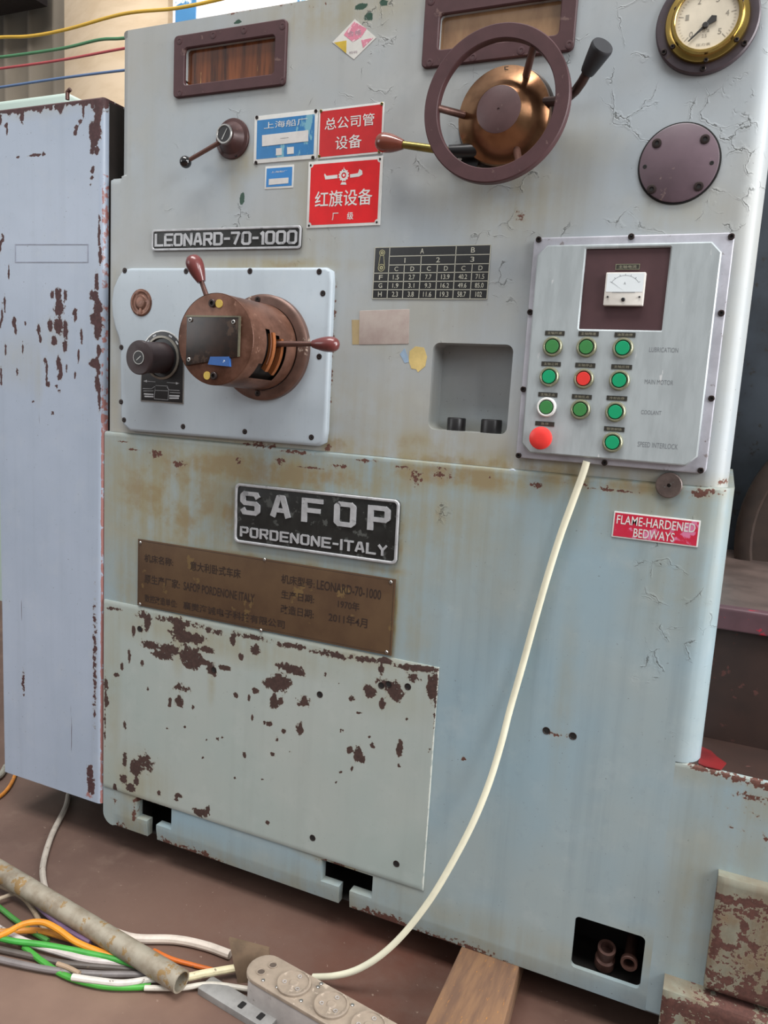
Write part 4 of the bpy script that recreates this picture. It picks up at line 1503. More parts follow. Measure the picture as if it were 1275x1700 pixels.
# ---- bolted panel and foot block, bottom right
mb = MB()
YP = -0.026
q = [(1191.7, 1455), (1290, 1479), (1290, 1684), (1170, 1644)]
x0, x1 = F(1180, 1550, YP).x, F(1180, 1550, YP).x + 0.22
z1, z0 = F(1191.7, 1455, YP).z, F(1170, 1642, YP).z
xs = lines(x0, x1, [], 0.005)
zs = lines(z0, z1, [], 0.005)
sheet(mb, xs, zs, lambda x, z: YP + max(rnd(x - x0, 0.003), rnd(z1 - z, 0.003), rnd(z - z0, 0.003)), lambda x, z: None)
for v in mb.v:
    if v.y > 0.3:
        v.y = YL + 0.001
rp = mb.build('bolted_panel', M_RUSTP, lathe, recalc=False)
set_wear(rp, rust=[(1210, 1478, 30, 9, 0.8), (1250, 1485, 40, 10, 0.7), (1235, 1520, 8, 12, 0.7), (1190, 1550, 9, 8, 0.9), (1210, 1556, 10, 8, 0.9), (1190, 1610, 22, 25, 0.62), (1230, 1620, 60, 20, 0.58), (1260, 1640, 60, 20, 0.72), (1200, 1635, 30, 15, 0.7),
                   (1250, 1600, 20, 14, 0.62), (1230, 1500, 60, 25, 0.5), (1240, 1560, 50, 50, 0.46), (1250, 1600, 60, 40, 0.5), (1185, 1560, 10, 90, 0.5), (1186, 1460, 10, 6, 0.7)], stain=[(1230, 1560, 120, 160, 0.9)], crack=[], patch=[])
YF = -0.045
mb = MB()
x0f = F(1101, 1640, YF).x
z1f = F(1105, 1616, YL).z
xs = lines(x0f, x0f + 0.34, [], 0.006)
zs = lines(0.001, z1f, [], 0.006)
sheet(mb, xs, zs, lambda x, z: YF + max(rnd(x - x0f, 0.003), rnd(z1f - z, 0.003)), lambda x, z: None)
for v in mb.v:
    if v.y > 0.3:
        v.y = 0.2 if v.z < ZB else YL
fb = mb.build('foot_block', M_RUSTP, lathe, recalc=False)
set_wear(fb, rust=[(1110, 1640, 200, 12, 0.75), (1240, 1672, 90, 14, 0.75), (1120, 1635, 30, 10, 0.85), (1180, 1650, 60, 12, 0.8), (1250, 1680, 60, 20, 0.9), (1110, 1660, 10, 25, 0.75), (1160, 1690, 50, 10, 0.62), (1220, 1655, 40, 14, 0.85), (1140, 1655, 30, 10, 0.6)],
         stain=[(1180, 1670, 120, 60, 1.0)], crack=[], patch=[])

# ================================================================== SIGNS AND PLATES ON THE FRONT
def plate(name, label, cat, q, th, mats, r=0.0, bev=0.0003, Y=0.0, group=None):
    fr, w, h = quad_frame(q, Y - th)
    fr.o.y = Y
    mb = MB()
    mb.prism(rrect(w, h, r, 5), fr, -0.0002 if Y == 0 else 0.0, th, bev)
    o = mb.build(name, mats, None, fr.o)
    tag(o, label, cat, group)
    return o, fr, w, h


def letters(o, fr, th, rows, m, name='lettering', bold=0.012, mi=0):
    for (txt, x0, y0, x1, y1) in rows:
        mb = MB()
        a0, b0 = fr.loc(x0, y0, th)
        a1, b1 = fr.loc(x1, y1, th)
        mb.text(txt, fr, a0, b0, a1, b1, th + 0.0003, bold)
        mb.build(name, m, o)


# cast nameplates
o, fr, w, h = plate('nameplate', 'long narrow black nameplate with one row of raised silver letters above the selector plate', 'nameplate',
                    [(252, 381.5), (501, 374.5), (499.5, 412.5), (252.5, 417)], 0.003, M_NPBLACK, 0.006)
mb = MB()
mb.ring(rrect(w, h, 0.006, 5), rrect(w - 0.008, h - 0.008, 0.004, 5), fr, 0.002, 0.005, 0.0008)
mb.build('border', M_SILVER, o)
mb = MB()
cast_text(mb, 'LEONARD-70-1000', fr, -w / 2 + 0.0075, -h / 2 + 0.0075, w / 2 - 0.0075, h / 2 - 0.0075, 0.0025, 0.0046, 1.3, 1.75)
mb.build('lettering', M_SILVER, o)

o, fr, w, h = plate('nameplate', 'big black nameplate with two rows of raised silver capitals above the brown brass plate', 'nameplate',
                    [(392, 801), (664.5, 831), (659, 937), (389, 900)], 0.004, M_NPBLACK, 0.010, 0.0004, YL)
mb = MB()
mb.ring(rrect(w, h, 0.010, 6), rrect(w - 0.010, h - 0.010, 0.006, 6), fr, 0.003, 0.0075, 0.0012)
mb.build('border', M_SILVER, o)
mb = MB()
a0, b0 = fr.loc(402, 864, 0.006)
a1, b1 = fr.loc(647.5, 840, 0.006)
a1 = w / 2 - 0.0155
cast_text(mb, 'SAFOP', fr, -w / 2 + 0.0125, h * 0.5 - 0.0565, a1, h * 0.5 - 0.0135, 0.0035, 0.0072, 1.35, 4.2)
mb.build('lettering', M_SILVER, o)
mb = MB()
cast_text(mb, 'PORDENONE-ITALY', fr, -w / 2 + 0.0125, -h * 0.5 + 0.0125, a1 - 0.003, -h * 0.5 + 0.0315, 0.0035, 0.0062, 1.2, 2.0)
mb.build('lettering', M_SILVER, o)

# etched brass plate
o, fr, w, h = plate('brass_plate', 'wide brown tarnished brass plate with rows of black etched writing, held by six bright pins', 'plate',
                    [(228, 895), (658, 961), (649, 1090), (229, 1004)], 0.0012, M_BRPLATE, 0.001, 0.0003, YL - 0.0032)
mb = MB()
mb.ring(rrect(w - 0.006, h - 0.006), rrect(w - 0.0075, h - 0.0075), fr, 0.001, 0.0013, 0.00005)
mb.build('border_line', M_INKB, o)
letters(o, fr, 0.0012, [
    ('机床名称:', 239.8, 932.4, 287.6, 927), ('意大利卧式车床', 315.6, 946.5, 400, 945), ('原生产厂家:', 239.8, 967.6, 298.5, 963), ('SAFOP PORDENONE ITALY', 304.8, 979.3, 423, 986.5),
    ('数控改造单位:', 240.2, 999, 294, 996.4), ('襄樊海诚电子科技有限公司', 303.9, 1011.2, 473, 1030.4),
    ('机床型号:', 466.7, 968, 523.2, 962), ('LEONARD-70-1000', 526, 978, 633.3, 979.9), ('生产日期:', 466.7, 993, 522, 988.4), ('1970年', 560.8, 1009, 597, 1000.6), ('改造日期:', 465.8, 1017.5, 521.3, 1012.8), ('2011年4月', 545.2, 1031.6, 610.3, 1027)], M_INKB, bold=0.014)
for px, py in ((233, 901), (439, 929), (648.7, 966.7), (641.8, 1082.8), (232.3, 1003), (433, 1046.6)):
    c = F(px, py, YL - 0.0044)
    mb = MB()
    mb.lathe([(0.0034, -0.001), (0.0033, 0.0006), (0.0024, 0.0016), (0.0001, 0.002)], Fr(c), 16)
    mb.build('pin', M_STEEL, o, c)

# enamel signs
o, fr, w, h = plate('enamel_sign', 'red enamel sign with six white characters, upper one beside the blue scraped sign', 'sign',
                    [(529, 183.5), (638.5, 168), (634.5, 255.5), (527.5, 263.5)], 0.0012, M_WHITE, 0.002)
mb = MB()
mb.prism(rrect(w - 0.006, h - 0.006, 0.001, 2), fr, 0.001, 0.00135)
mb.build('red_field', M_RED2, o)
letters(o, fr, 0.0014, [('总公司管', 539, 216.5, 622, 187), ('设备', 556.5, 249, 601, 222)], M_WHITE, bold=0.006)
for px, py in ((533, 184.5), (634, 172.5), (629.5, 252), (530, 259.5)):
    socket_screw(o, F(px, py, -0.0012), 0.0025, 'sign_nail', M_BRASSROD, 0.001)

o, fr, w, h = plate('enamel_sign', 'blue enamel sign in white border, scraped pale, with a pasted white paper strip', 'sign',
                    [(422, 193), (527.5, 182), (525.5, 262.5), (421.5, 272.5)], 0.0012, M_WHITE, 0.002)
mb = MB()
mb.prism(rrect(w - 0.011, h - 0.014, 0.001, 2), fr, 0.001, 0.00135)
mb.build('blue_field', M_BLUE, o)
letters(o, fr, 0.0014, [('上海船厂', 438.5, 214.5, 510.5, 195.5)], M_WHITE, bold=0.0)
mb = MB()
q = [fr.loc(x, y) for x, y in ((436, 243.5), (512.5, 235), (512.5, 216.5), (436, 225))]
mb.prism(q, fr, 0.0013, 0.0018)
for q in (((459, 258.5), (468.5, 257.5), (468.5, 246), (459, 247)), ((477.5, 256.5), (488.5, 255.5), (488.5, 244), (477.5, 245))):
    mb.prism([fr.loc(x, y) for x, y in q], fr, 0.0013, 0.0017)
mb.build('paper_strip', M_PAPER, o)
mb = MB()
q = [fr.loc(x, y) for x, y in ((466, 230.8), (480, 229.3), (480, 228.8), (466, 230.3))]
mb.prism(q, fr, 0.0018, 0.0019)
mb.build('printed_line', M_INK, o)
for px, py in ((426.5, 195), (524.5, 184.5), (519.5, 261.5), (425, 270)):
    socket_screw(o, F(px, py, -0.0012), 0.003, 'sign_nail', M_BOLT, 0.001)

o, fr, w, h = plate('blue_label', 'small blue and white label under the scraped blue sign', 'label',
                    [(441, 277), (488, 272.6), (486.8, 312), (438.6, 314)], 0.0006, M_WHITE, 0.001)
mb = MB()
mb.prism(rrect(w - 0.006, h - 0.007), fr, 0.0005, 0.0008)
mb.build('blue_field', M_BLUE2, o)
letters(o, fr, 0.0008, [('上海船厂', 450, 287.5, 477, 282.5)], M_WHITE, bold=0.0)
mb = MB()
mb.prism([fr.loc(x, y) for x, y in ((446.5, 307.5), (479, 304.5), (479.5, 295), (447, 297.5))], fr, 0.0008, 0.0011)
mb.build('paper_strip', M_PAPER, o)

o, fr, w, h = plate('enamel_sign', 'bright red enamel sign with gear emblem, bold white characters and notched white border', 'sign',
                    [(511.6, 269.5), (635.5, 258.3), (631, 374), (509.4, 378.6)], 0.0014, M_WHITE, 0.001)
mb = MB()
iw, ih, nr = w - 0.0095, h - 0.0095, 0.005
pts = []
for (sx, sy) in ((1, -1), (1, 1), (-1, 1), (-1, -1)):
    a0 = {(1, -1): 180, (1, 1): 270, (-1, 1): 360, (-1, -1): 90}[(sx, sy)]
    for k in range(6):
        t = math.radians(a0 - 90 * k / 5)
        pts.append((sx * iw / 2 + nr * math.cos(t), sy * ih / 2 + nr * math.sin(t)))
mb.prism(pts, fr, 0.001, 0.0016)
mb.build('red_field', M_RED, o)
letters(o, fr, 0.0016, [('红旗设备', 522.5, 345, 619, 312), ('厂', 551, 366, 562, 353), ('级', 576, 365, 587, 351.5)], M_WHITE, bold=0.009)
mb = MB()
ec = Vector(fr.loc(571.5, 291.5))
e = 0.0011
n = 24
gear = []
for k in range(n * 2):
    t = 2 * math.pi * k / (n * 2)
    r = 0.0098 if (k // 2) % 2 else 0.0083
    gear.append((ec.x + r * math.cos(t), ec.y + r * math.sin(t)))
inner = [(ec.x + 0.0046 * math.cos(2 * math.pi * k / (n * 2)), ec.y + 0.0046 * math.sin(2 * math.pi * k / (n * 2))) for k in range(n * 2)]
mb.ring(gear, inner, fr, 0.0015, 0.0019)
mb.lathe([(0.0022, 0.0015), (0.0022, 0.0019), (0.0001, 0.0019)], Fr(fr.p(ec.x, ec.y), fr.u, fr.v), 14)
for pl_ in ([(539, 291), (541, 298.5), (561, 296.5), (561, 290.5), (543, 292.5), (540, 288.5)], [(582, 290), (595, 288), (597.5, 281), (602, 284), (602.5, 290), (597, 293.5), (582, 295.5)], [(568, 303), (566, 307), (576, 307), (574.5, 303)], [(570.8, 284), (571.8, 277), (572.8, 284)]):
    mb.prism([fr.loc(x, y) for x, y in pl_], fr, 0.0015, 0.0019)
mb.build('gear_emblem', M_WHITE, o)
for px, py in ((516, 274.5), (631, 264), (625.5, 369), (513, 374.5)):
    socket_screw(o, F(px, py, -0.0014), 0.0018, 'sign_nail', M_DARK, 0.0007)

# diamond sticker
q = [(589.4, 31.8), (624.7, 62.4), (587.6, 98.8), (551.8, 70.6)]
dc = F(588.5, 66)
fr = Fr(dc)
mb = MB()
pts = [fr.loc(x, y) for x, y in q][::-1]
mb.prism(pts, fr, -0.0002, 0.0006)
o = tag(mb.build('diamond_sticker', M_STICK, None, dc), 'tilted square pink, white and yellow paper sticker between the two oil windows', 'sticker')
mb = MB()
mb.prism([fr.loc(x, y) for x, y in ((588, 36), (609, 48), (600, 62), (586, 70), (571, 58))][::-1], fr, 0.0005, 0.00085)
mb.prism([fr.loc(x, y) for x, y in ((600, 67), (620, 63), (603, 80))][::-1], fr, 0.0005, 0.00085)
mb.build('pink_print', M_STICKP, o)
mb = MB()
mb.prism([fr.loc(x, y) for x, y in ((555, 71), (575.5, 67.5), (575, 89))][::-1], fr, 0.0005, 0.0009)
mb.build('yellow_print', M_STICKY, o)
mb = MB()
mb.text('合格', fr, *fr.loc(577, 61.5), *fr.loc(601, 49), 0.0010, 0.0)
mb.text('检验', fr, *fr.loc(580, 90), *fr.loc(594, 84), 0.0010, 0.0)
mb.build('lettering', mat('faded_grey_ink', '#a3929a', 0.6, bump=0), o)

# speed table
o, fr, w, h = plate('speed_table', 'black table plate with white grid, letters and spindle speed numbers', 'plate',
                    [(622.5, 410.7), (815, 406.7), (808, 496), (618.5, 496)], 0.001, M_TABLE, 0.001)
mb = MB()
zz = [0, 0.175, 0.345, 0.50, 0.665, 0.825, 1.0]
cols = [0, 0.135, 0.275, 0.42, 0.565, 0.715, 0.86, 1.0]


def tl_(a0, b0, a1, b1, t=0.0006):
    x0, y0, x1, y1 = (a0 - 0.5) * w, (0.5 - b0) * h, (a1 - 0.5) * w, (0.5 - b1) * h
    if abs(x1 - x0) > abs(y1 - y0):
        mb.prism([(x0, y0 - t), (x1, y1 - t), (x1, y1 + t), (x0, y0 + t)], fr, 0.0008, 0.00125)
    else:
        mb.prism([(x1 - t, y1), (x1 + t, y1), (x0 + t, y0), (x0 - t, y0)], fr, 0.0008, 0.00125)


for b in zz[:1] + zz[6:]:
    tl_(0, b, 1, b)
for b in zz[1:3]:
    tl_(cols[1], b, 1, b)
for b in zz[3:6]:
    tl_(0, b, 1, b)
for i, c in enumerate(cols):
    tl_(c, {0: 0, 1: 0, 2: zz[2], 3: zz[1], 4: zz[2], 5: 0, 6: zz[2], 7: 0}[i], c, 1)
mb.build('grid_lines', M_TLINE, o)
mb = MB()


def cell(txt, ca, cb, ra, rb, sw=0.5, sh=0.56, bold=0.008):
    x0, x1 = (cols[ca] - 0.5) * w, (cols[cb] - 0.5) * w
    y1, y0 = (0.5 - zz[ra]) * h, (0.5 - zz[rb]) * h
    cx_, cy_ = (x0 + x1) / 2, (y0 + y1) / 2
    hh = (y1 - y0) * sh
    ww = sw * 0.0042 * len(txt) + (0.0012 if len(txt) == 1 else 0)
    mb.text(txt, fr, cx_ - ww, cy_ - hh / 2, cx_ + ww, cy_ + hh / 2, 0.0013, bold)


cell('A', 1, 5, 0, 1)
cell('B', 5, 7, 0, 1)
cell('1', 1, 3, 1, 2, -0.1)
cell('2', 3, 5, 1, 2)
cell('3', 5, 7, 1, 2)
for i, t in enumerate('CDCDCD'):
    cell(t, i + 1, i + 2, 2, 3)
for r, (L_, row) in enumerate((('F', ['1.5', '2.7', '7.7', '13.9', '40.2', '71.5']), ('G', ['1.9', '3.1', '9.3', '16.2', '49.6', '85.0']), ('H', ['2.3', '3.8', '11.6', '19.3', '58.7', '102']))):
    cell(L_, 0, 1, r + 3, r + 4)
    for i, t in enumerate(row):
        cell(t, i + 1, i + 2, r + 3, r + 4, 0.42)
mb.build('lettering', M_TLINE, o)
mb = MB()
cx_ = (0.0675 - 0.5) * w
for (yy, r) in ((0.395, 0.0050), (0.105, 0.0060)):
    c = Fr(fr.p(cx_, yy * h), fr.u, fr.v)
    mb.lathe([(r, 0.001), (r, 0.0013), (r - 0.001, 0.0013), (r - 0.001, 0.001)], c, 22, 0, False, False)
    mb.lathe([(r * 0.5, 0.001), (r * 0.5, 0.0013), (r * 0.22, 0.0013), (r * 0.22, 0.001)], c, 16, 0, False, False)
yt, ybm = 0.395 * h, 0.105 * h
for s_ in (-1, 1):
    mb.prism([(cx_ + s_ * 0.0052 - 0.0004, ybm + 0.004), (cx_ + s_ * 0.0052 + 0.0004, ybm + 0.004), (cx_ + s_ * 0.003 + 0.0004, yt - 0.004), (cx_ + s_ * 0.003 - 0.0004, yt - 0.004)], fr, 0.0009, 0.0013)
mb.build('lever_symbol', mat('speed_table_symbol', '#b8b48c', 0.5, bump=0), o)

# blank tape label
o, fr, w, h = plate('blank_label', 'blank dirty pinkish paper label over a brown tape tab', 'label', [(597, 516), (680, 513), (678, 571), (595.5, 572)], 0.0008, M_PINKP, 0.002)
mb = MB()
mb.prism([fr.loc(x, y) for x, y in ((585, 572), (598, 572), (599, 531), (584, 531))], fr, -0.0002, 0.0004)
mb.build('tape_tab', M_TAN, o)

# flame-hardened plate
o, fr, w, h = plate('warning_plate', 'small faded crimson plate with two rows of white capitals, below the control box', 'plate',
                    [(1019.8, 848.5), (1163.8, 864.7), (1157.6, 909), (1015, 891)], 0.0014, M_WHITE, 0.001, 0.0003, YL)
mb = MB()
mb.prism(rrect(w - 0.004, h - 0.004), fr, 0.001, 0.0017)
mb.build('crimson_field', M_FLAME, o)
letters(o, fr, 0.0017, [('FLAME-HARDENED', 1023.5, 869, 1155.5, 869.5), ('BEDWAYS', 1051, 891.5, 1120.5, 885)], M_WHITE, bold=0.006)

# ================================================================== CONTROL BOX
BH = 0.010
fr, w, h = quad_frame([(888, 393), (1220.5, 387), (1172, 786.5), (854.5, 760)], -BH)
fr = Fr((fr.o.x, 0, fr.o.z))
box = thing('control_box', 'grey metal control box with maroon meter window and green and red push buttons', 'control box', fr.o)
mb = MB()
mb.prism(rrect(w, h, 0.008, 5), fr, 0.0, BH, 0.002)
mb.build('flange', M_BOXF, box)


def c5(x, y):
    return (840 + x / 2.931, 380 + y / 2.931)


LH = 0.020
lid_q = [c5(150, 78), c5(1058, 62), c5(925, 1150), c5(76, 1092)]
lf, lw, lh = quad_frame(lid_q, -LH)
lf = Fr((lf.o.x, 0, lf.o.z))
ch = 0.014
wq = rect_px([c5(393, 97), c5(803, 86), c5(757, 493), c5(350, 488)], -LH)
wx0, wz0, wx1, wz1 = [wq[0] - lf.o.x, wq[1] - lf.o.z, wq[2] - lf.o.x, wq[3] - lf.o.z]
octo = [(-lw / 2 + ch, -lh / 2), (lw / 2 - ch, -lh / 2), (lw / 2, -lh / 2 + ch), (lw / 2, lh / 2 - ch), (lw / 2 - ch, lh / 2), (-lw / 2 + ch, lh / 2), (-lw / 2, lh / 2 - ch), (-lw / 2, -lh / 2 + ch)]
win8 = [(wx0 + 0.001, wz0), (wx1 - 0.001, wz0), (wx1, wz0 + 0.001), (wx1, wz1 - 0.001), (wx1 - 0.001, wz1), (wx0 + 0.001, wz1), (wx0, wz1 - 0.001), (wx0, wz0 + 0.001)]
mb = MB()
mb.ring(octo, win8, lf, BH - 0.001, LH, 0.002)
mb.build('lid', M_BOX, box)
mb = MB()
mb.prism(rrect(wx1 - wx0 + 0.002, wz1 - wz0 + 0.002, 0, 1, (wx0 + wx1) / 2, (wz0 + wz1) / 2), lf, BH - 0.002, LH - 0.0045)
mb.build('meter_panel', M_MAROON_D, box)
for x, y in ((160, 52), (610, 38), (1097, 38), (1048, 410), (1000, 825), (948, 1175), (480, 1138), (62, 1102), (118, 405), (85, 780)):
    socket_screw(box, F(*c5(x, y), -BH), 0.0045, 'box_screw', M_BOLT, 0.0022)
# ammeter
MY = LH - 0.0045
mf, mw, mh = quad_frame([c5(490, 212), c5(685, 210), c5(662, 375), c5(470, 371)], -MY - 0.009)
mf = Fr((mf.o.x, 0, mf.o.z))
meter = None
mb = MB()
mb.prism(rrect(mw, mh, 0.0015, 3), mf, MY - 0.001, MY + 0.009, 0.001)
meter = mb.build('ammeter', M_METER, box, mf.o)
mb = MB()
mb.prism(rrect(mw - 0.004, mh * 0.56, 0.001, 2, 0, mh * 0.19), mf, MY + 0.008, MY + 0.0094)
mb.build('meter_face', M_METERF, meter)
mb = MB()
hz = MY + 0.0096
R_ = mw * 0.42
for k in range(24):
    t0, t1 = [math.radians(145 - 110 * q / 24) for q in (k, k + 1)]
    cy_ = -mh * 0.09
    mb.add([mf.p(r * math.cos(t), cy_ + r * math.sin(t), hz) for t, r in ((t0, R_), (t1, R_), (t1, R_ - 0.0004), (t0, R_ - 0.0004))], [[0, 1, 2, 3]])
    if k % 4 == 0 or k == 23:
        t = t0 if k < 23 else t1
        mb.add([mf.p(r * math.cos(t + d), cy_ + r * math.sin(t + d), hz) for r, d in ((R_, -0.012), (R_ + 0.002, -0.012), (R_ + 0.002, 0.012), (R_, 0.012))], [[0, 1, 2, 3]])
mb.text('A', mf, -0.0013, mh * 0.13, 0.0013, mh * 0.21, hz, 0.0)
mb.add([mf.p(x, y, hz) for x, y in ((-mw * 0.30, -mh * 0.095), (mw * 0.28, -mh * 0.095), (mw * 0.28, -mh * 0.11), (-mw * 0.30, -mh * 0.11))], [[0, 1, 2, 3]])
mb.build('meter_scale', M_INKG, meter)
mb = MB()
mb.add([mf.p(x, y, hz + 0.0002) for x, y in ((0.0005, -mh * 0.07), (-R_ * 0.80, R_ * 0.40), (-R_ * 0.80, R_ * 0.40 + 0.0006))], [[0, 1, 2]])
mb.build('meter_needle', M_INKG, meter)
for x, y, r in ((0, -mh * 0.32, 0.0028), (-mw * 0.40, -mh * 0.24, 0.0014), (mw * 0.40, -mh * 0.24, 0.0014)):
    mb = MB()
    mb.lathe([(r, 0.008), (r, 0.0105), (r * 0.7, 0.0112), (0.0001, 0.0112)], Fr(mf.p(x, y, MY)), 16)
    mb.build('adjusting_screw', M_BLACK, meter)

LBLS = [('主轴电流', c5(592, 185), 38, 9, MY)]


def c2(x, y):
    return (870 + x / 4.5536, 530 + y / 4.5536)


for txt, x, y in (('主轴升速', 233, 105), ('主轴降速', 488, 110), ('油泵启停', 763, 118), ('主轴正转', 205, 338), ('主轴停止', 463, 348), ('主轴反转', 738, 360),
                  ('主轴正点', 180, 570), ('主轴反点', 437, 586), ('冷却启停', 702, 597), ('急停', 157, 790), ('联锁解除', 682, 830)):
    LBLS.append((txt, c2(x, y), 33, 7.6, LH))
for txt, (px, py), pw, ph, hz in LBLS:
    c = F(px, py, -hz)
    k = DIST / FPX * 0.94
    lf2 = Fr(c)
    mb = MB()
    mb.prism(rrect(pw * k, ph * k, 0.0005, 2), lf2, -0.0002, 0.0008)
    lb = mb.build('button_label', M_LBL, box, c)
    if hz == MY:
        mb = MB()
        mb.ring(rrect(pw * k, ph * k), rrect(pw * k - 0.0016, ph * k - 0.0016), lf2, 0.0006, 0.001)
        mb.build('label_border', M_BEZEL, lb)
    mb = MB()
    tw = pw * k * (0.74 if len(txt) == 4 else 0.40)
    mb.text(txt, lf2, -tw / 2, -ph * k * 0.29, tw / 2, ph * k * 0.29, 0.0011, 0.004)
    mb.build('lettering', mat('label_grey_ink', '#8f8b78', 0.5, bump=0), lb)

# push buttons: metal bezel with a coloured cap
PROTO = {}


def button(px, py, cap, bezel, lab):
    c = F(px, py, -LH)
    key = (cap.name, bezel.name)
    if key in PROTO:
        b = copy_part(PROTO[key], box, c)
    else:
        fr = Fr(c)
        mb = MB()
        R0 = 0.0150
        mb.lathe([(R0, -0.0005), (R0, 0.002), (R0 * 0.96, 0.0045), (R0 * 0.88, 0.0058), (R0 * 0.78, 0.0058), (R0 * 0.74, 0.005), (R0 * 0.74, 0.002)], fr, 40, 0, False, False)
        b = mb.build('push_button', bezel, box, c)
        mb = MB()
        mb.lathe([(R0 * 0.73, 0.001), (R0 * 0.73, 0.0028), (R0 * 0.70, 0.0034)], fr, 36, 1, False, True)
        mb.lathe([(R0 * 0.66, 0.003), (R0 * 0.66, 0.0050), (R0 * 0.62, 0.0056), (0.0001, 0.0058)], fr, 36, 0, False, True)
        mb.build('button_cap', [cap, M_BLACK if False else mat('button_gap_' + cap.name, {'red_button': '#5a4a34'}.get(cap.name, '#244a34'), 0.5)], b)
        PROTO[key] = b
    b['label'] = lab
    return b


for x, y, cap, bz, lab in ((217, 207, M_GREEN2, M_BEZEL, 'leaf green push button, first in the top row'), (473, 212, M_GREEN2, M_BEZEL, 'leaf green push button, middle of the top row'),
                           (748, 218, M_GREEN, M_BEZEL, 'emerald push button, last in the top row'), (192, 435, M_GREEN, M_BEZEL, 'emerald push button beside the small red one'),
                           (452, 450, M_REDB, M_BEZEL, 'small flat red push button'), (722, 462, M_GREEN, M_BEZEL, 'emerald push button, last in the second row'),
                           (172, 665, M_GREEN2, M_BEZELW, 'green push button with white bezel'), (427, 682, M_GREEN2, M_BEZEL, 'leaf green push button below the small red one'),
                           (692, 700, M_GREEN, M_BEZEL, 'emerald push button, last in the third row'), (670, 930, M_GREEN, M_BEZEL, 'emerald push button in the bottom row')):
    button(*c2(x, y), cap, bz, lab)
c = F(*c2(139, 897), -LH)
mb = MB()
mb.lathe([(0.011, -0.0005), (0.011, 0.008)], Fr(c), 32, 0, False, True)
es = mb.build('emergency_stop', M_BEZEL, box, c)
es['label'] = 'big red mushroom emergency stop button'
mb = MB()
mb.lathe([(0.0135, 0.007), (0.0170, 0.0095), (0.0174, 0.013), (0.0165, 0.0162), (0.0125, 0.0182), (0.006, 0.0192), (0.0001, 0.0194)], Fr(c), 44, 0, True, True)
mb.build('mushroom_cap', M_REDB, es)
# engraved words
lfp = Fr((lf.o.x, -LH, lf.o.z))
mb = MB()
for txt, x0, y0, x1, y1 in (('LUBRICATION', 945, 246, 1168, 217), ('MAIN MOTOR', 910, 488, 1130, 463), ('COOLANT', 884, 716, 1040, 694), ('SPEED INTERLOCK', 858, 962, 1165, 946)):
    a0, b0 = lfp.loc(*c2(x0, y0))
    a1, b1 = lfp.loc(*c2(x1, y1))
    mb = MB()
    mb.text(txt, lfp, a0, b0, a1, b1, 0.0002, -0.004)
    mb.build('engraved_word', M_INKG, box)

# ================================================================== CABINET ON THE LEFT
CY = -0.010
cx1 = XL - 0.0015
cx0 = F(-4, 700, CY).x
cz1 = F(172, 160, CY).z
cz0 = F(166, 1335, CY).z
cab = thing('electrical_cabinet', 'tall blue-grey sheet metal cabinet with scratched, rust-spotted door beside the lathe', 'cabinet', ((cx0 + cx1) / 2, 0.2, cz0))
mb = MB()
rr_ = 0.010
xs = lines(cx0, cx1, [cx1 - rr_ * (1 - math.cos(math.radians(a))) for a in (10, 22, 35, 50, 70, 90)], 0.0045)
zs = lines(cz0, cz1, [cz1 - 0.003], 0.0045)
sheet(mb, xs, zs, lambda x, z: CY + max(rnd(cx1 - x, rr_), rnd(x - cx0, 0.004), rnd(cz1 - z, 0.003)), lambda x, z: None)
body = mb.build('cabinet_body', M_CAB, cab, recalc=False)
CB = crop(0, 0, 5.314, [(30, 945, 60, 40), (120, 945, 90, 52), (230, 1020, 16, 70), (330, 925, 110, 40), (430, 905, 120, 38), (600, 885, 220, 36), (800, 880, 110, 40), (900, 900, 46, 70),
                        (895, 1030, 22, 130), (850, 1180, 30, 60), (890, 1180, 30, 60), (865, 1270, 26, 50), (890, 1340, 14, 26), (842, 1350, 10, 26), (768, 980, 8, 60), (845, 940, 8, 30), (710, 1140, 18, 12), (700, 1185, 10, 18),
                        (740, 1090, 12, 8), (850, 1520, 14, 22), (845, 1580, 12, 10), (838, 1645, 6, 10), (90, 1120, 14, 12), (420, 1370, 14, 8), (350, 1380, 60, 3), (525, 955, 10, 16), (485, 975, 10, 14), (100, 1165, 5, 25), (45, 1060, 5, 50), (195, 1400, 8, 8)], 0.9)
CB += crop(0, 380, 4.2476, [(440, 470, 22, 36), (445, 560, 34, 56), (440, 690, 34, 46), (490, 720, 16, 56), (490, 830, 16, 36), (410, 790, 18, 30), (380, 680, 14, 36), (395, 475, 9, 22), (487, 480, 7, 36),
                            (440, 950, 14, 40), (455, 1000, 8, 56), (440, 1050, 10, 15), (365, 1100, 15, 15), (356, 1010, 7, 66), (342, 930, 4, 22), (298, 710, 11, 26), (312, 780, 8, 22), (128, 660, 15, 26), (138, 720, 6, 22),
                            (600, 760, 4, 46), (580, 900, 6, 36), (560, 610, 7, 36), (545, 600, 7, 10), (205, 670, 6, 11), (90, 310, 5, 40), (710, 380, 10, 56), (690, 470, 30, 30), (715, 560, 22, 56), (690, 640, 28, 36),
                            (715, 700, 22, 76), (720, 860, 11, 40), (690, 945, 34, 24), (715, 960, 14, 56), (710, 1090, 16, 36), (725, 1180, 5, 80), (400, 1298, 10, 6), (495, 980, 6, 22), (150, 1010, 6, 20), (70, 850, 5, 36),
                            (190, 850, 4, 36), (30, 680, 4, 28), (60, 530, 3, 56), (45, 600, 3, 56), (30, 130, 4, 56), (50, 70, 4, 28), (425, 1110, 7, 8), (445, 1145, 6, 11), (558, 1030, 5, 18), (725, 40, 5, 90), (730, 200, 6, 60), (35, 1050, 5, 60), (260, 1222, 6, 5)], 0.85)
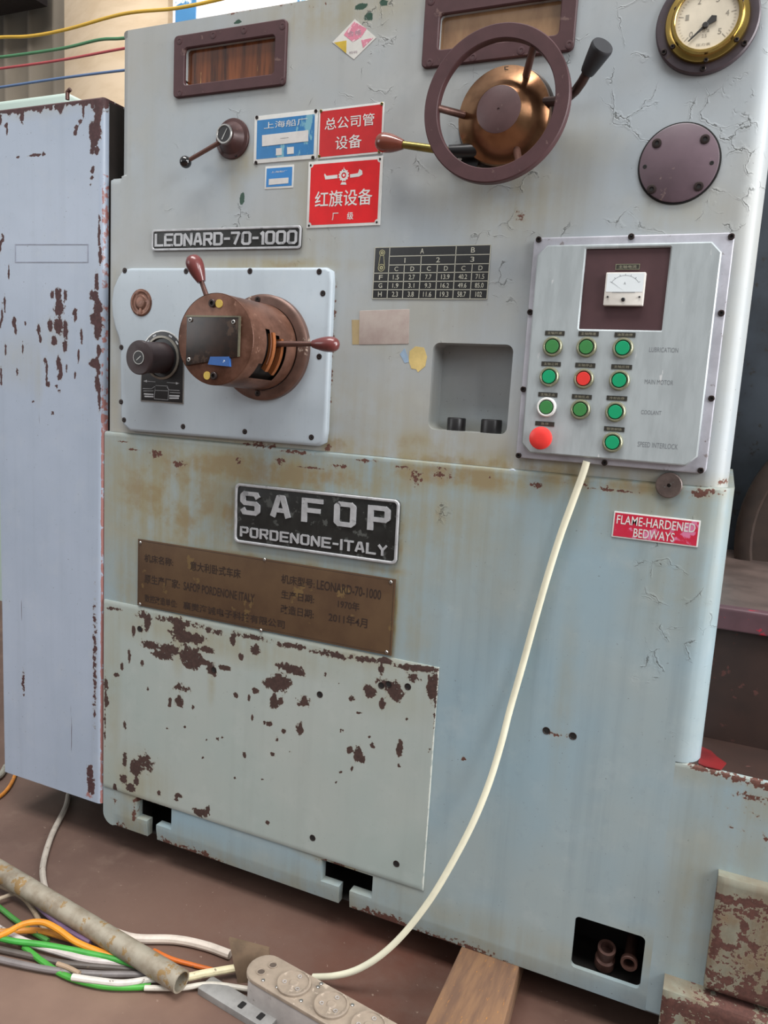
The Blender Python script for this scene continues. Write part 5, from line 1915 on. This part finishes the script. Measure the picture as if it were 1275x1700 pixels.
CB += [(157, 1300, 6, 16, 0.85), (155, 1278, 5, 10, 0.8), (70, 1300, 60, 3, 0.5), (20, 1288, 20, 3, 0.6), (163, 1100, 4, 120, 0.5), (45, 1130, 3, 20, 0.6), (4, 1240, 4, 50, 0.5)]
CB = [(a, b, rx * 1.2 + 0.8, ry * 1.15 + 1.0, min(1.3, s_ * 1.3)) for a, b, rx, ry, s_ in CB]
CB += [(x_, 183 - x_ * 0.135 + (4 if k_ % 3 == 0 else 1), 9, 7 + 5 * ((k_ * 7) % 5 == 0) + 2 * (k_ % 2), 1.2) for k_, x_ in enumerate(range(2, 172, 7))]
set_wear(body, rust=CB,
         patch=lambda xz: np.maximum(blob_field(xz, [(155, 1318, 14, 10, 0.6), (95, 1310, 6, 10, 0.4), (90, 1290, 3, 8, 0.5)]),
                                     np.where((xz[:, 0] > cx1 - 0.0062) & (xz[:, 1] < F(172, 290).z), np.where(xz[:, 1] < F(172, 690).z, 0.58, 0.46), 0)),
         stain=[(40, 600, 45, 40, 0.5), (70, 620, 10, 40, 0.6), (95, 560, 30, 30, 0.4), (80, 180, 120, 14, 0.5)], crack=[])
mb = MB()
mb.box((cx1 - 0.004, CY + 0.016, cz0 + 0.01), (cx1 + 0.0004, 0.40, cz1 - 0.004))  # dark sheet added on the cabinet side, painting the shade in the gap
mb.build('gap_shade_panel', mat('gap_shade_brown', '#2e2723', 0.6, var=0.2, scale=12), cab)
for fx in (cx0 + 0.05, cx1 - 0.11):
    mb = MB()
    mb.box((fx, 0.24, 0.0), (fx + 0.06, 0.39, cz0 + 0.012), 0.002)
    mb.build('foot', M_BEDB, cab)
# pasted-over label frame on the door, and the door's own seam
mb = MB()
f0 = Fr(F(86, 420, CY))
mb.ring([f0.loc(x, y) for x, y in ((25, 436), (147, 436), (147, 405), (25, 405))], [f0.loc(x, y) for x, y in ((26.5, 434.5), (145.5, 434.5), (145.5, 406.5), (26.5, 406.5))], f0, -0.0003, 0.0005)
mb.build('label_outline', mat('faint_lilac_outline', '#9197a6', 0.5, bump=0), cab)
mb = MB()
mb.tube([F(112, 162, 0.02) - Vector((0, 0, 0.004)), F(112, 153, 0.02), F(117, 148, 0.02)], 0.004, 10)
mb.build('lifting_eye', M_ROD, cab)

# ================================================================== SETTING
def struct(o):
    o['kind'] = 'structure'
    return o


t = NT('dirty_brown_floor')
n1, n2, n3 = t.noise(2.2, 5, 0.6), t.noise(16, 6, 0.65), t.noise(90, 4, 0.6)
b_ = t.mix(t.step(n1, 0.35, 0.65), lin('#5f493f'), lin('#4e3a32'))
b_ = t.mix(t.math('MULTIPLY', t.step(n2, 0.5, 0.75), 0.5), b_, lin('#6a574b'))
b_ = t.mix(t.math('MULTIPLY', t.step(n2, 0.33, 0.2), 0.7), b_, lin('#3a2922'))
b_ = t.mix(t.math('MULTIPLY', t.attr('oil'), t.step(t.math('ADD', n1, t.math('MULTIPLY', n2, 0.4)), 0.45, 0.85)), b_, lin('#4f2616'))
b_ = t.mix(t.math('MULTIPLY', t.step(n3, 0.68, 0.72), 0.5), b_, lin('#a59484'))
b_ = t.mix(t.math('MULTIPLY', t.step(n3, 0.30, 0.27), 0.6), b_, lin('#2e2420'))
b_ = t.mix(t.math('MULTIPLY', t.attr('pale_tone'), t.step(n1, 0.3, 0.6)), b_, lin('#83695a'))
t.link(b_, t.b.inputs['Base Color'])
t.link(t.math('ADD', 0.55, t.math('MULTIPLY', n2, 0.25)), t.b.inputs['Roughness'])
t.bump(n2, 0.4, 0.003)
M_FLOOR = t.m
mb = MB()
gx = np.sort(np.unique(np.concatenate([np.linspace(-5, 4, 31), np.linspace(-1.6, 0.37, 60)])))
gy = np.sort(np.unique(np.concatenate([np.linspace(-4, 5, 31), np.linspace(-1.2, 0.77, 60)])))
NX, NY = len(gx), len(gy)
mb.add([(x, y, 0) for y in gy for x in gx], [[j * NX + i, j * NX + i + 1, (j + 1) * NX + i + 1, (j + 1) * NX + i] for j in range(NY - 1) for i in range(NX - 1)])
fl = struct(mb.build('floor', M_FLOOR, None, (0, 0, 0)))
co = np.empty(len(fl.data.vertices) * 3)
fl.data.vertices.foreach_get('co', co)
co = co.reshape(-1, 3)
at = fl.data.attributes.new('oil', 'FLOAT', 'POINT')
g1 = G(680, 1660)
g2 = G(330, 1590)
oil = np.exp(-((co[:, 0] - g1.x) ** 2 + (co[:, 1] - g1.y) ** 2) / 0.045) + 0.6 * np.exp(-((co[:, 0] - g2.x) ** 2 + (co[:, 1] - g2.y) ** 2) / 0.03)
at.data.foreach_set('value', np.clip(oil * 1.2, 0, 1).astype(np.float32))
at = fl.data.attributes.new('pale_tone', 'FLOAT', 'POINT')  # paler floor colour, fading out from the front left
g1 = G(120, 1720)
at.data.foreach_set('value', np.clip(1.1 * np.exp(-((co[:, 0] - g1.x) ** 2 + (co[:, 1] - g1.y) ** 2) / 0.07), 0, 0.8).astype(np.float32))

YW = 3.6
mb = MB()
mb.box((-7, YW, 0), (4, YW + 0.15, 5))
struct(mb.build('wall_back', mat('dim_plaster', '#8d8478', 0.8, var=0.1, scale=3)))
# cladding left of the column: ribbed sheet
xA, xB = F(-60, 60, YW - 0.2).x, F(104, 60, YW - 0.2).x
mb = MB()
x = xA
prof = []
while x < xB:
    prof += [(x, 0.0), (x + 0.20, 0.0), (x + 0.215, 0.02), (x + 0.235, 0.02), (x + 0.25, 0.0)]
    x += 0.25
vs = [(a, YW - 0.2 - b, z) for z in (0.0, 4.6) for a, b in prof]
n = len(prof)
mb.add(vs, [[i, i + 1, n + i + 1, n + i] for i in range(n - 1)])
cl = struct(mb.build('wall_left', mat('grey_brown_cladding', '#847a6c', 0.6, var=0.08, scale=2), None, None, 20))
sd = cl.modifiers.new('thickness', 'SOLIDIFY')
sd.thickness = 0.01
mb = MB()
z_ = F(30, 6, YW - 0.4).z
mb.box((xA, YW - 0.5, z_), (F(60, 5, YW - 0.4).x, YW - 0.3, z_ + 0.3))
struct(mb.build('trim_1', mat('dark_roof_beam', '#2b2426', 0.7)))
# column: its two visible sides
c0, c1, c2_ = F(103, 80, 2.9), F(168, 80, 2.7), F(279, 10, 2.75)
mb = MB()
mb.prism([(c1.x, 0), (c2_.x, 0.05), (c2_.x + 0.1, 0.5), (c0.x + 0.0, 0.22)], Fr((0, 2.7, 0), (1, 0, 0), (0, 1, 0)), 0, 4.6, 0.0)
struct(mb.build('trim_2', mat('cream_column', '#d8c3a8', 0.7, var=0.06, scale=3, col2='#cbb496', stretch=(1, 1, 4))))
# notice board on the back wall
q0, q1 = F(286, 40, 2.6), F(522, 0, 2.6)
ztop = q1.z + 0.9
zbot = F(300, 60, 2.6).z
mb = MB()
mb.box((q0.x, 2.6, zbot), (q1.x, 2.64, ztop), 0.004)
nb = tag(mb.build('notice_board', mat('board_white', '#e4dfe2', 0.5, var=0.02)), 'white notice board with blue printed ends behind the top of the lathe', 'notice board')
mb = MB()
xa_, xb_ = F(302, 10, 2.6).x, F(326, 10, 2.6).x
mb.box((F(293, 10, 2.6).x, 2.592, zbot + 0.02), (xb_, 2.601, ztop - 0.02))
mb.build('blue_print', mat('board_blue_print', '#3f78a8', 0.5, var=0.1, scale=4, wear='#cfe0e4', wear_amt=0.13, wear_scale=5), nb)
mb = MB()
mb.box((F(482, 5, 2.6).x, 2.592, zbot + 0.02), (q1.x - 0.01, 2.601, ztop - 0.02))
mb.build('blue_print', mat('board_blue_print', '#3f78a8', 0.5, var=0.1, scale=4, wear='#cfe0e4', wear_amt=0.13, wear_scale=5), nb)
# pale machine far behind the cabinet
mb = MB()
z_ = F(60, 158, 1.2).z
mb.box((F(-140, 150, 1.2).x, 1.2, 0), (F(112, 160, 1.2).x, 1.9, z_), 0.02)
far = tag(mb.build('background_cabinet', mat('pale_teal_enamel', '#a9bab2', 0.5, var=0.02, scale=4)), 'pale teal cabinet far behind the blue-grey cabinet, only its top edge showing', 'cabinet')

# ================================================================== CABLES, PIPE, PLANK, SOCKET STRIP
def smooth(P, n=8):
    P = [Vector(p) for p in P]
    if len(P) < 3:
        return [P[0].lerp(P[-1], k / 6) for k in range(7)]
    out = []
    for i in range(len(P) - 1):
        p0, p1, p2, p3 = P[max(i - 1, 0)], P[i], P[i + 1], P[min(i + 2, len(P) - 1)]
        for k in range(n):
            t = k / n
            out.append(0.5 * ((2 * p1) + (p2 - p0) * t + (2 * p0 - 5 * p1 + 4 * p2 - p3) * t * t + (3 * p1 - p0 - 3 * p2 + p3) * t ** 3))
    out.append(P[-1])
    return out


def cable(name, label, cat, pts, r, m, group=None, n=10):
    mb = MB()
    mb.tube(smooth(pts), r, n)
    return tag(mb.build(name, m), label, cat, group)


# overhead wires behind the machine
for col, hx, px, y0, r in (('yellow', '#d6a92e', [(-60, 68), (0, 62), (50, 60), (110, 49), (205, 23), (290, 14), (360, 0), (430, -18)], 0.5, 0.0043),
                           ('green', '#3f7d52', [(-60, 100), (0, 95), (100, 81), (165, 66), (215, 62), (330, 38), (450, 16), (520, 5), (580, -3), (700, -30)], 0.5, 0.0040),
                           ('red', '#b04448', [(-60, 121), (0, 114), (100, 100), (203, 81), (300, 66), (420, 50)], 0.5, 0.0034),
                           ('blue', '#58749c', [(-60, 153), (0, 145), (100, 130), (203, 117), (300, 108), (420, 98)], 0.5, 0.0034)):
    cable(col + '_wire', col + ' wire stretched through the air behind the cabinet and the lathe', 'wire', [F(x, y, y0) for x, y in px], r, mat(col + '_wire_skin', hx, 0.4, var=0.05, bump=0), 'overhead coloured wires')

# plank under the machine
ZP = ZB
p_ = [G(760, 1584, ZP), G(857, 1622, ZP), G(833, 1712, ZP), G(704, 1704, ZP)]
mb = MB()
e1 = (p_[3] - p_[0]).normalized()
e2 = (p_[2] - p_[1]).normalized()
b0_, b1_ = p_[0] - e1 * 0.16, p_[1] - e2 * 0.16
f_ = Fr((0, 0, 0), (1, 0, 0), (0, 1, 0))
fw = [p_[3] + e1 * 0.02, p_[2] + e2 * 0.015]
mb.prism([(v.x, v.y) for v in (fw[0], fw[1], b1_, b0_)], f_, 0.0005, ZP - 0.0005, 0.002)
tag(mb.build('wooden_plank', M_WOOD), 'dusty brown wooden plank sticking out from under the lathe', 'plank')
# second packing under the far side so that the lathe stands on something
mb = MB()
mb.box((XL + 0.15, 0.18, 0.0005), (XL + 0.30, 0.42, ZP - 0.0005), 0.004)
tag(mb.build('wooden_packing', M_WOOD), 'dark wooden packing block deep under the left end of the lathe', 'plank')

# loose pipe across the cables
PR = 0.0185
za, zb_ = 0.045, 0.030
pa, pb = G(-30, 1428, za), G(301, 1630, zb_)
mb = MB()
d = (pb - pa).normalized()
fr = fr_axis(pa, d)
L = (pb - pa).length
mb.lathe([(PR * 0.84, 0.02), (PR * 0.84, 0.0), (PR, 0.0), (PR, L * 0.24), (PR * 1.02, L * 0.242), (PR * 1.02, L * 0.262), (PR, L * 0.264), (PR, L * 0.275), (PR * 1.015, L * 0.277), (PR, L * 0.282), (PR, L), (PR * 0.84, L), (PR * 0.84, L - 0.08), (0.0001, L - 0.08)], fr, 36, 0, False, True)
tag(mb.build('steel_pipe', M_PIPE), 'rusty grey steel pipe lying over the loose wires on the floor', 'pipe')


def fl_cable(name, label, px, r, col, lift=0.0, group=None, zs_=None):
    pts = []
    for k, (x, y) in enumerate(px):
        z = r + 0.0008 + (zs_[k] if zs_ else lift)
        pts.append(G(x, y, z))
    return cable(name, label, 'wire' if 'wire' in name else 'cable', pts, r, cable_mat('cable_' + col.strip('#'), col), group)


g = 'loose cables on the floor'
fl_cable('white_cable', 'dusty white cable coming out under the cabinet and going below the pipe', [(114, 1318), (108, 1342), (86, 1386), (72, 1432), (72, 1462), (80, 1490), (95, 1520)], 0.0062, '#a89f94')
fl_cable('white_cable', 'flat white cable from the middle of the pipe to the tan metal tab', [(190, 1548), (225, 1558), (290, 1560), (340, 1570), (382, 1585)], 0.0080, '#cabdb0')
fl_cable('cream_cable', 'cream cable leaving the open pipe end towards the tan tab', [(262, 1606), (300, 1622), (340, 1616), (392, 1607)], 0.0066, '#d6cba6', 0.01)
fl_cable('white_cable', 'thin white cable leaving below the pipe end towards the socket strip', [(240, 1640), (300, 1640), (350, 1634), (412, 1642)], 0.0045, '#c6bfb2', 0.004)
fl_cable('orange_wire', 'short orange wire showing past the lower side of the pipe end', [(255, 1578), (285, 1592), (320, 1602), (360, 1612)], 0.0040, '#c8641c')
fl_cable('orange_wire', 'bright orange wire arching over the bundle into the pipe', [(-20, 1562), (10, 1549), (40, 1534), (70, 1531), (95, 1542), (125, 1563), (160, 1578), (195, 1590)], 0.0055, '#d98a20', 0, None, [0.012, 0.02, 0.03, 0.032, 0.028, 0.02, 0.014, 0.012])
fl_cable('orange_wire', 'dull orange wire lying flat under the arched orange one', [(-20, 1548), (20, 1546), (60, 1545), (90, 1551), (120, 1560)], 0.0055, '#c4802e', 0.008)
fl_cable('green_wire', 'bright green wire running along the bundle under the pipe', [(-20, 1552), (20, 1562), (70, 1568), (130, 1579), (190, 1592), (230, 1604)], 0.0052, '#3f9a3c', 0.012)
fl_cable('green_wire', 'green wire at the lowest edge of the bundle', [(40, 1572), (70, 1596), (105, 1618), (145, 1632), (190, 1639), (250, 1638)], 0.0052, '#439a36', 0.002)
fl_cable('green_wire', 'short green wire entering at the picture edge under the pipe', [(-20, 1492), (0, 1507), (25, 1527), (55, 1548), (80, 1562)], 0.0045, '#3d7c34', 0.004)
fl_cable('white_cable', 'white cable in the bundle just below the bright green wire', [(-20, 1530), (10, 1548), (45, 1564), (90, 1578), (140, 1592), (185, 1597), (240, 1602)], 0.0058, '#c8bdb8', 0.006)
fl_cable('white_cable', 'spotted white cable at the bottom of the bundle by the lowest green wire', [(120, 1622), (160, 1628), (205, 1632), (260, 1625), (310, 1627)], 0.0056, '#c9c3ba', 0.008)
fl_cable('grey_cable', 'long grey cable along the lower side of the bundle', [(-20, 1588), (30, 1600), (90, 1611), (160, 1617), (230, 1618), (290, 1622)], 0.0056, '#77706e', 0.003)
fl_cable('grey_cable', 'dark grey cable hidden in the middle of the bundle', [(-20, 1572), (40, 1585), (110, 1600), (180, 1606), (250, 1612)], 0.0056, '#574e48', 0.0)
fl_cable('purple_wire', 'purple wire hugging the lower side of the pipe', [(-20, 1440), (0, 1456), (45, 1487), (75, 1515), (110, 1543), (150, 1565)], 0.0048, '#6a5370', 0.018)
fl_cable('tan_cable', 'tan cable curving down from the purple wire into the bundle', [(-20, 1462), (15, 1477), (40, 1492), (55, 1510), (66, 1530), (80, 1552)], 0.0046, '#94826c', 0.006)
fl_cable('tan_cable', 'short pale tan cable end at the picture edge', [(-20, 1498), (5, 1490), (25, 1484), (42, 1492)], 0.0040, '#a3937f', 0.01)
fl_cable('tan_cable', 'short brown-white cable end poking out of the bundle', [(95, 1600), (112, 1606), (132, 1616)], 0.0040, '#a28a72', 0.012)
fl_cable('orange_wire', 'orange wire under the far corner of the cabinet', [(-20, 1336), (5, 1318), (18, 1302), (26, 1284)], 0.0046, '#c17a2a')
fl_cable('grey_cable', 'grey cable beside the orange wire under the cabinet', [(-20, 1300), (0, 1288), (10, 1272)], 0.0075, '#8b8a80')

# socket strip on the floor
SH = 0.056
t0, t1 = G(410, 1622, SH), G(560, 1706, SH)
u0, u1 = G(455, 1586, SH), G(655, 1704, SH)
dv = ((t1 - t0).normalized() + (u1 - u0).normalized()).normalized()
wv = Vector((-dv.y, dv.x, 0))
w_ = abs((u0 - t0).dot(wv)) * 1.0
mid0 = (t0 + wv * (w_ / 2))
L_ = 0.262
sfr = Fr((mid0.x, mid0.y, 0.001), dv, wv)
strip = thing('socket_strip', 'dusty grey industrial socket strip with round sockets lying on the floor', 'power strip', mid0 * 1.0)
W[strip.name] = Vector((mid0.x, mid0.y, 0.0))
strip.location = W[strip.name]
mb = MB()
mb.prism(rrect(L_, w_, 0.004, 3, L_ / 2, 0), sfr, 0, SH - 0.006, 0.001)
mb.build('strip_body', M_STRIP, strip)
mb = MB()
ept = [(L_, -w_ / 2 - 0.001), (L_, w_ / 2 + 0.001)] + [(0.012 + (w_ / 2 + 0.001) * 0.9 * math.cos(math.radians(a)), (w_ / 2 + 0.001) * math.sin(math.radians(a))) for a in range(90, 271, 15)]
mb.prism(ept, sfr, SH - 0.006, SH, 0.002)
mb.build('strip_top', M_STRIPT, strip)
sock = None
for px, py in ((489, 1634), (547, 1674), (607, 1712), (672, 1755)):
    c = G(px, py, SH)
    s0 = (c - mid0).dot(dv)
    c = sfr.p(s0, 0, SH)
    if sock is None:
        f2 = Fr(c, dv, wv)
        mb = MB()
        R_ = w_ * 0.44
        mb.lathe([(R_, -0.001), (R_, 0.004), (R_ * 0.95, 0.0055), (R_ * 0.88, 0.0055), (R_ * 0.85, 0.0035), (R_ * 0.3, 0.0028), (R_ * 0.22, 0.0045), (0.0001, 0.0045)], f2, 36, 0, False, True)
        sock = mb.build('socket', M_STRIPT, strip, c)
        mb = MB()
        for a in (90, 210, 330):
            q = math.radians(a)
            mb.lathe([(0.0034, 0.0034), (0.0034, 0.0046), (0.0024, 0.0046), (0.0022, 0.0036)], Fr(f2.p(R_ * 0.55 * math.cos(q), R_ * 0.55 * math.sin(q)), dv, wv), 14, 0, False, False)
        mb.build('contact_hole', M_STRIP, sock)
    else:
        copy_part(sock, strip, c)
for s0, t_ in ((0.012, -0.011), (0.012, 0.012)):
    c = sfr.p(s0 + (0.006 if t_ > 0 else 0), t_, SH - 0.0003)
    mb = MB()
    mb.lathe([(0.0078, 0), (0.0078, 0.0018), (0.0064, 0.002), (0.0058, 0.0006)], Fr(c, dv, wv), 20, 0, False, False)
    mb.lathe([(0.0060, 0.0007), (0.0001, 0.0006)], Fr(c, dv, wv), 20, 1, False, True)
    mb.build('end_hole', [M_STRIPT, mat('shadowy_recess', '#54483f', 0.7)], strip)
random.seed(4)
for px, py in ((500, 1663), (437, 1629), (528, 1640), (585, 1670), (536, 1632), (570, 1665), (600, 1690), (460, 1640)):
    c = G(px, py, SH)
    s0, t_ = (c - mid0).dot(dv), (c - mid0).dot(wv)
    t_ = max(-w_ / 2 + 0.005, min(w_ / 2 - 0.005, t_))
    mb = MB()
    mb.lathe([(0.0030, -0.0005), (0.0030, 0.0015), (0.002, 0.0022), (0.0001, 0.0022)], Fr(sfr.p(s0, t_, SH), dv, wv), 12)
    mb.build('strip_screw', M_STEEL, strip)

# perforated metal strip lying beside it
a_, b_ = G(326, 1642, 0.012), G(440, 1712, 0.012)
dv2 = (b_ - a_).normalized()
wv2 = Vector((-dv2.y, dv2.x, 0))
mb = MB()
f3 = Fr((a_.x, a_.y, 0.0005), dv2, wv2)
L2 = (b_ - a_).length
mb.prism(rrect(L2, 0.034, 0.001, 2, L2 / 2, 0.020), f3, 0, 0.012, 0.001)
ms = mb.build('metal_strip', mat('dull_zinc', '#9c9a97', 0.5, 0.3, var=0.12))
tag(ms, 'flat grey zinc strip with slots on the floor beside the socket strip', 'metal strip')
mb = MB()
for s0 in (0.085, 0.125):
    mb = MB()
    mb.prism(rrect(0.010, 0.014, 0.002, 3, s0, 0.018), f3, 0.0118, 0.0124)
    mb.build('slot', M_DARK, ms)

# tan metal tab standing between the cables and the strip
b1_, b2_, tp_ = G(394, 1628, 0.001), G(425, 1588, 0.001), G(374, 1553, 0.001)
mb = MB()
base_c = G(396, 1626, 0.0)
top_c = base_c + Vector((-0.012, 0.035, 0.085))
side = Vector((0.05, 0.030, 0.0))
v0 = base_c
v1 = base_c + side
v2 = base_c + side * 0.75 + Vector((-0.004, 0.02, 0.045))
v3 = F(380, 1556, base_c.y + 0.01)
v3 = Vector((v3.x, base_c.y + 0.012, max(0.06, v3.z)))
th_ = Vector((0.004, -0.008, 0.0))
lo4 = [v0, v1, v2, v3]
mb.add([v for v in lo4] + [v + th_ for v in lo4], [[0, 1, 2, 3], [7, 6, 5, 4], [0, 4, 5, 1], [1, 5, 6, 2], [2, 6, 7, 3], [3, 7, 4, 0]])
tag(mb.build('metal_tab', mat('tan_rusty_tab', '#6e5a47', 0.55, 0.2, var=0.15)), 'tan rusty metal tab standing up at the end of the socket strip', 'metal tab')

# white supply cable of the control box, down the front and across to the strip
px = [(974, 766), (968, 786), (950, 835), (930, 890), (908, 960), (888, 1030), (866, 1110), (846, 1180), (832, 1235), (812, 1300), (786, 1364), (752, 1430), (715, 1492), (672, 1548), (632, 1586), (592, 1610), (555, 1620), (520, 1622)]
ye = G(520, 1622, 0.012).y
pts = []
for k, (x, y) in enumerate(px):
    t = k / (len(px) - 1)
    s_ = max(0.0, (t - 0.30) / 0.70)
    s_ = s_ * s_ * (3 - 2 * s_)
    Y = -0.016 + (ye + 0.016) * s_
    p = F(x, y, Y)
    if p.z < 0.010:
        p = G(x, y, 0.010)
    pts.append(p)
mb = MB()
mb.tube(smooth(pts, 10), 0.0054, 18)
tag(mb.build('power_cable', mat('cream_white_cable', '#d9d5bd', 0.45, var=0.06, scale=12, wear='#a89a6c', wear_amt=0.0, wear_scale=30)), 'cream white cable hanging from the control box down to the socket strip', 'cable')

bpy.data.objects.remove(_tob)
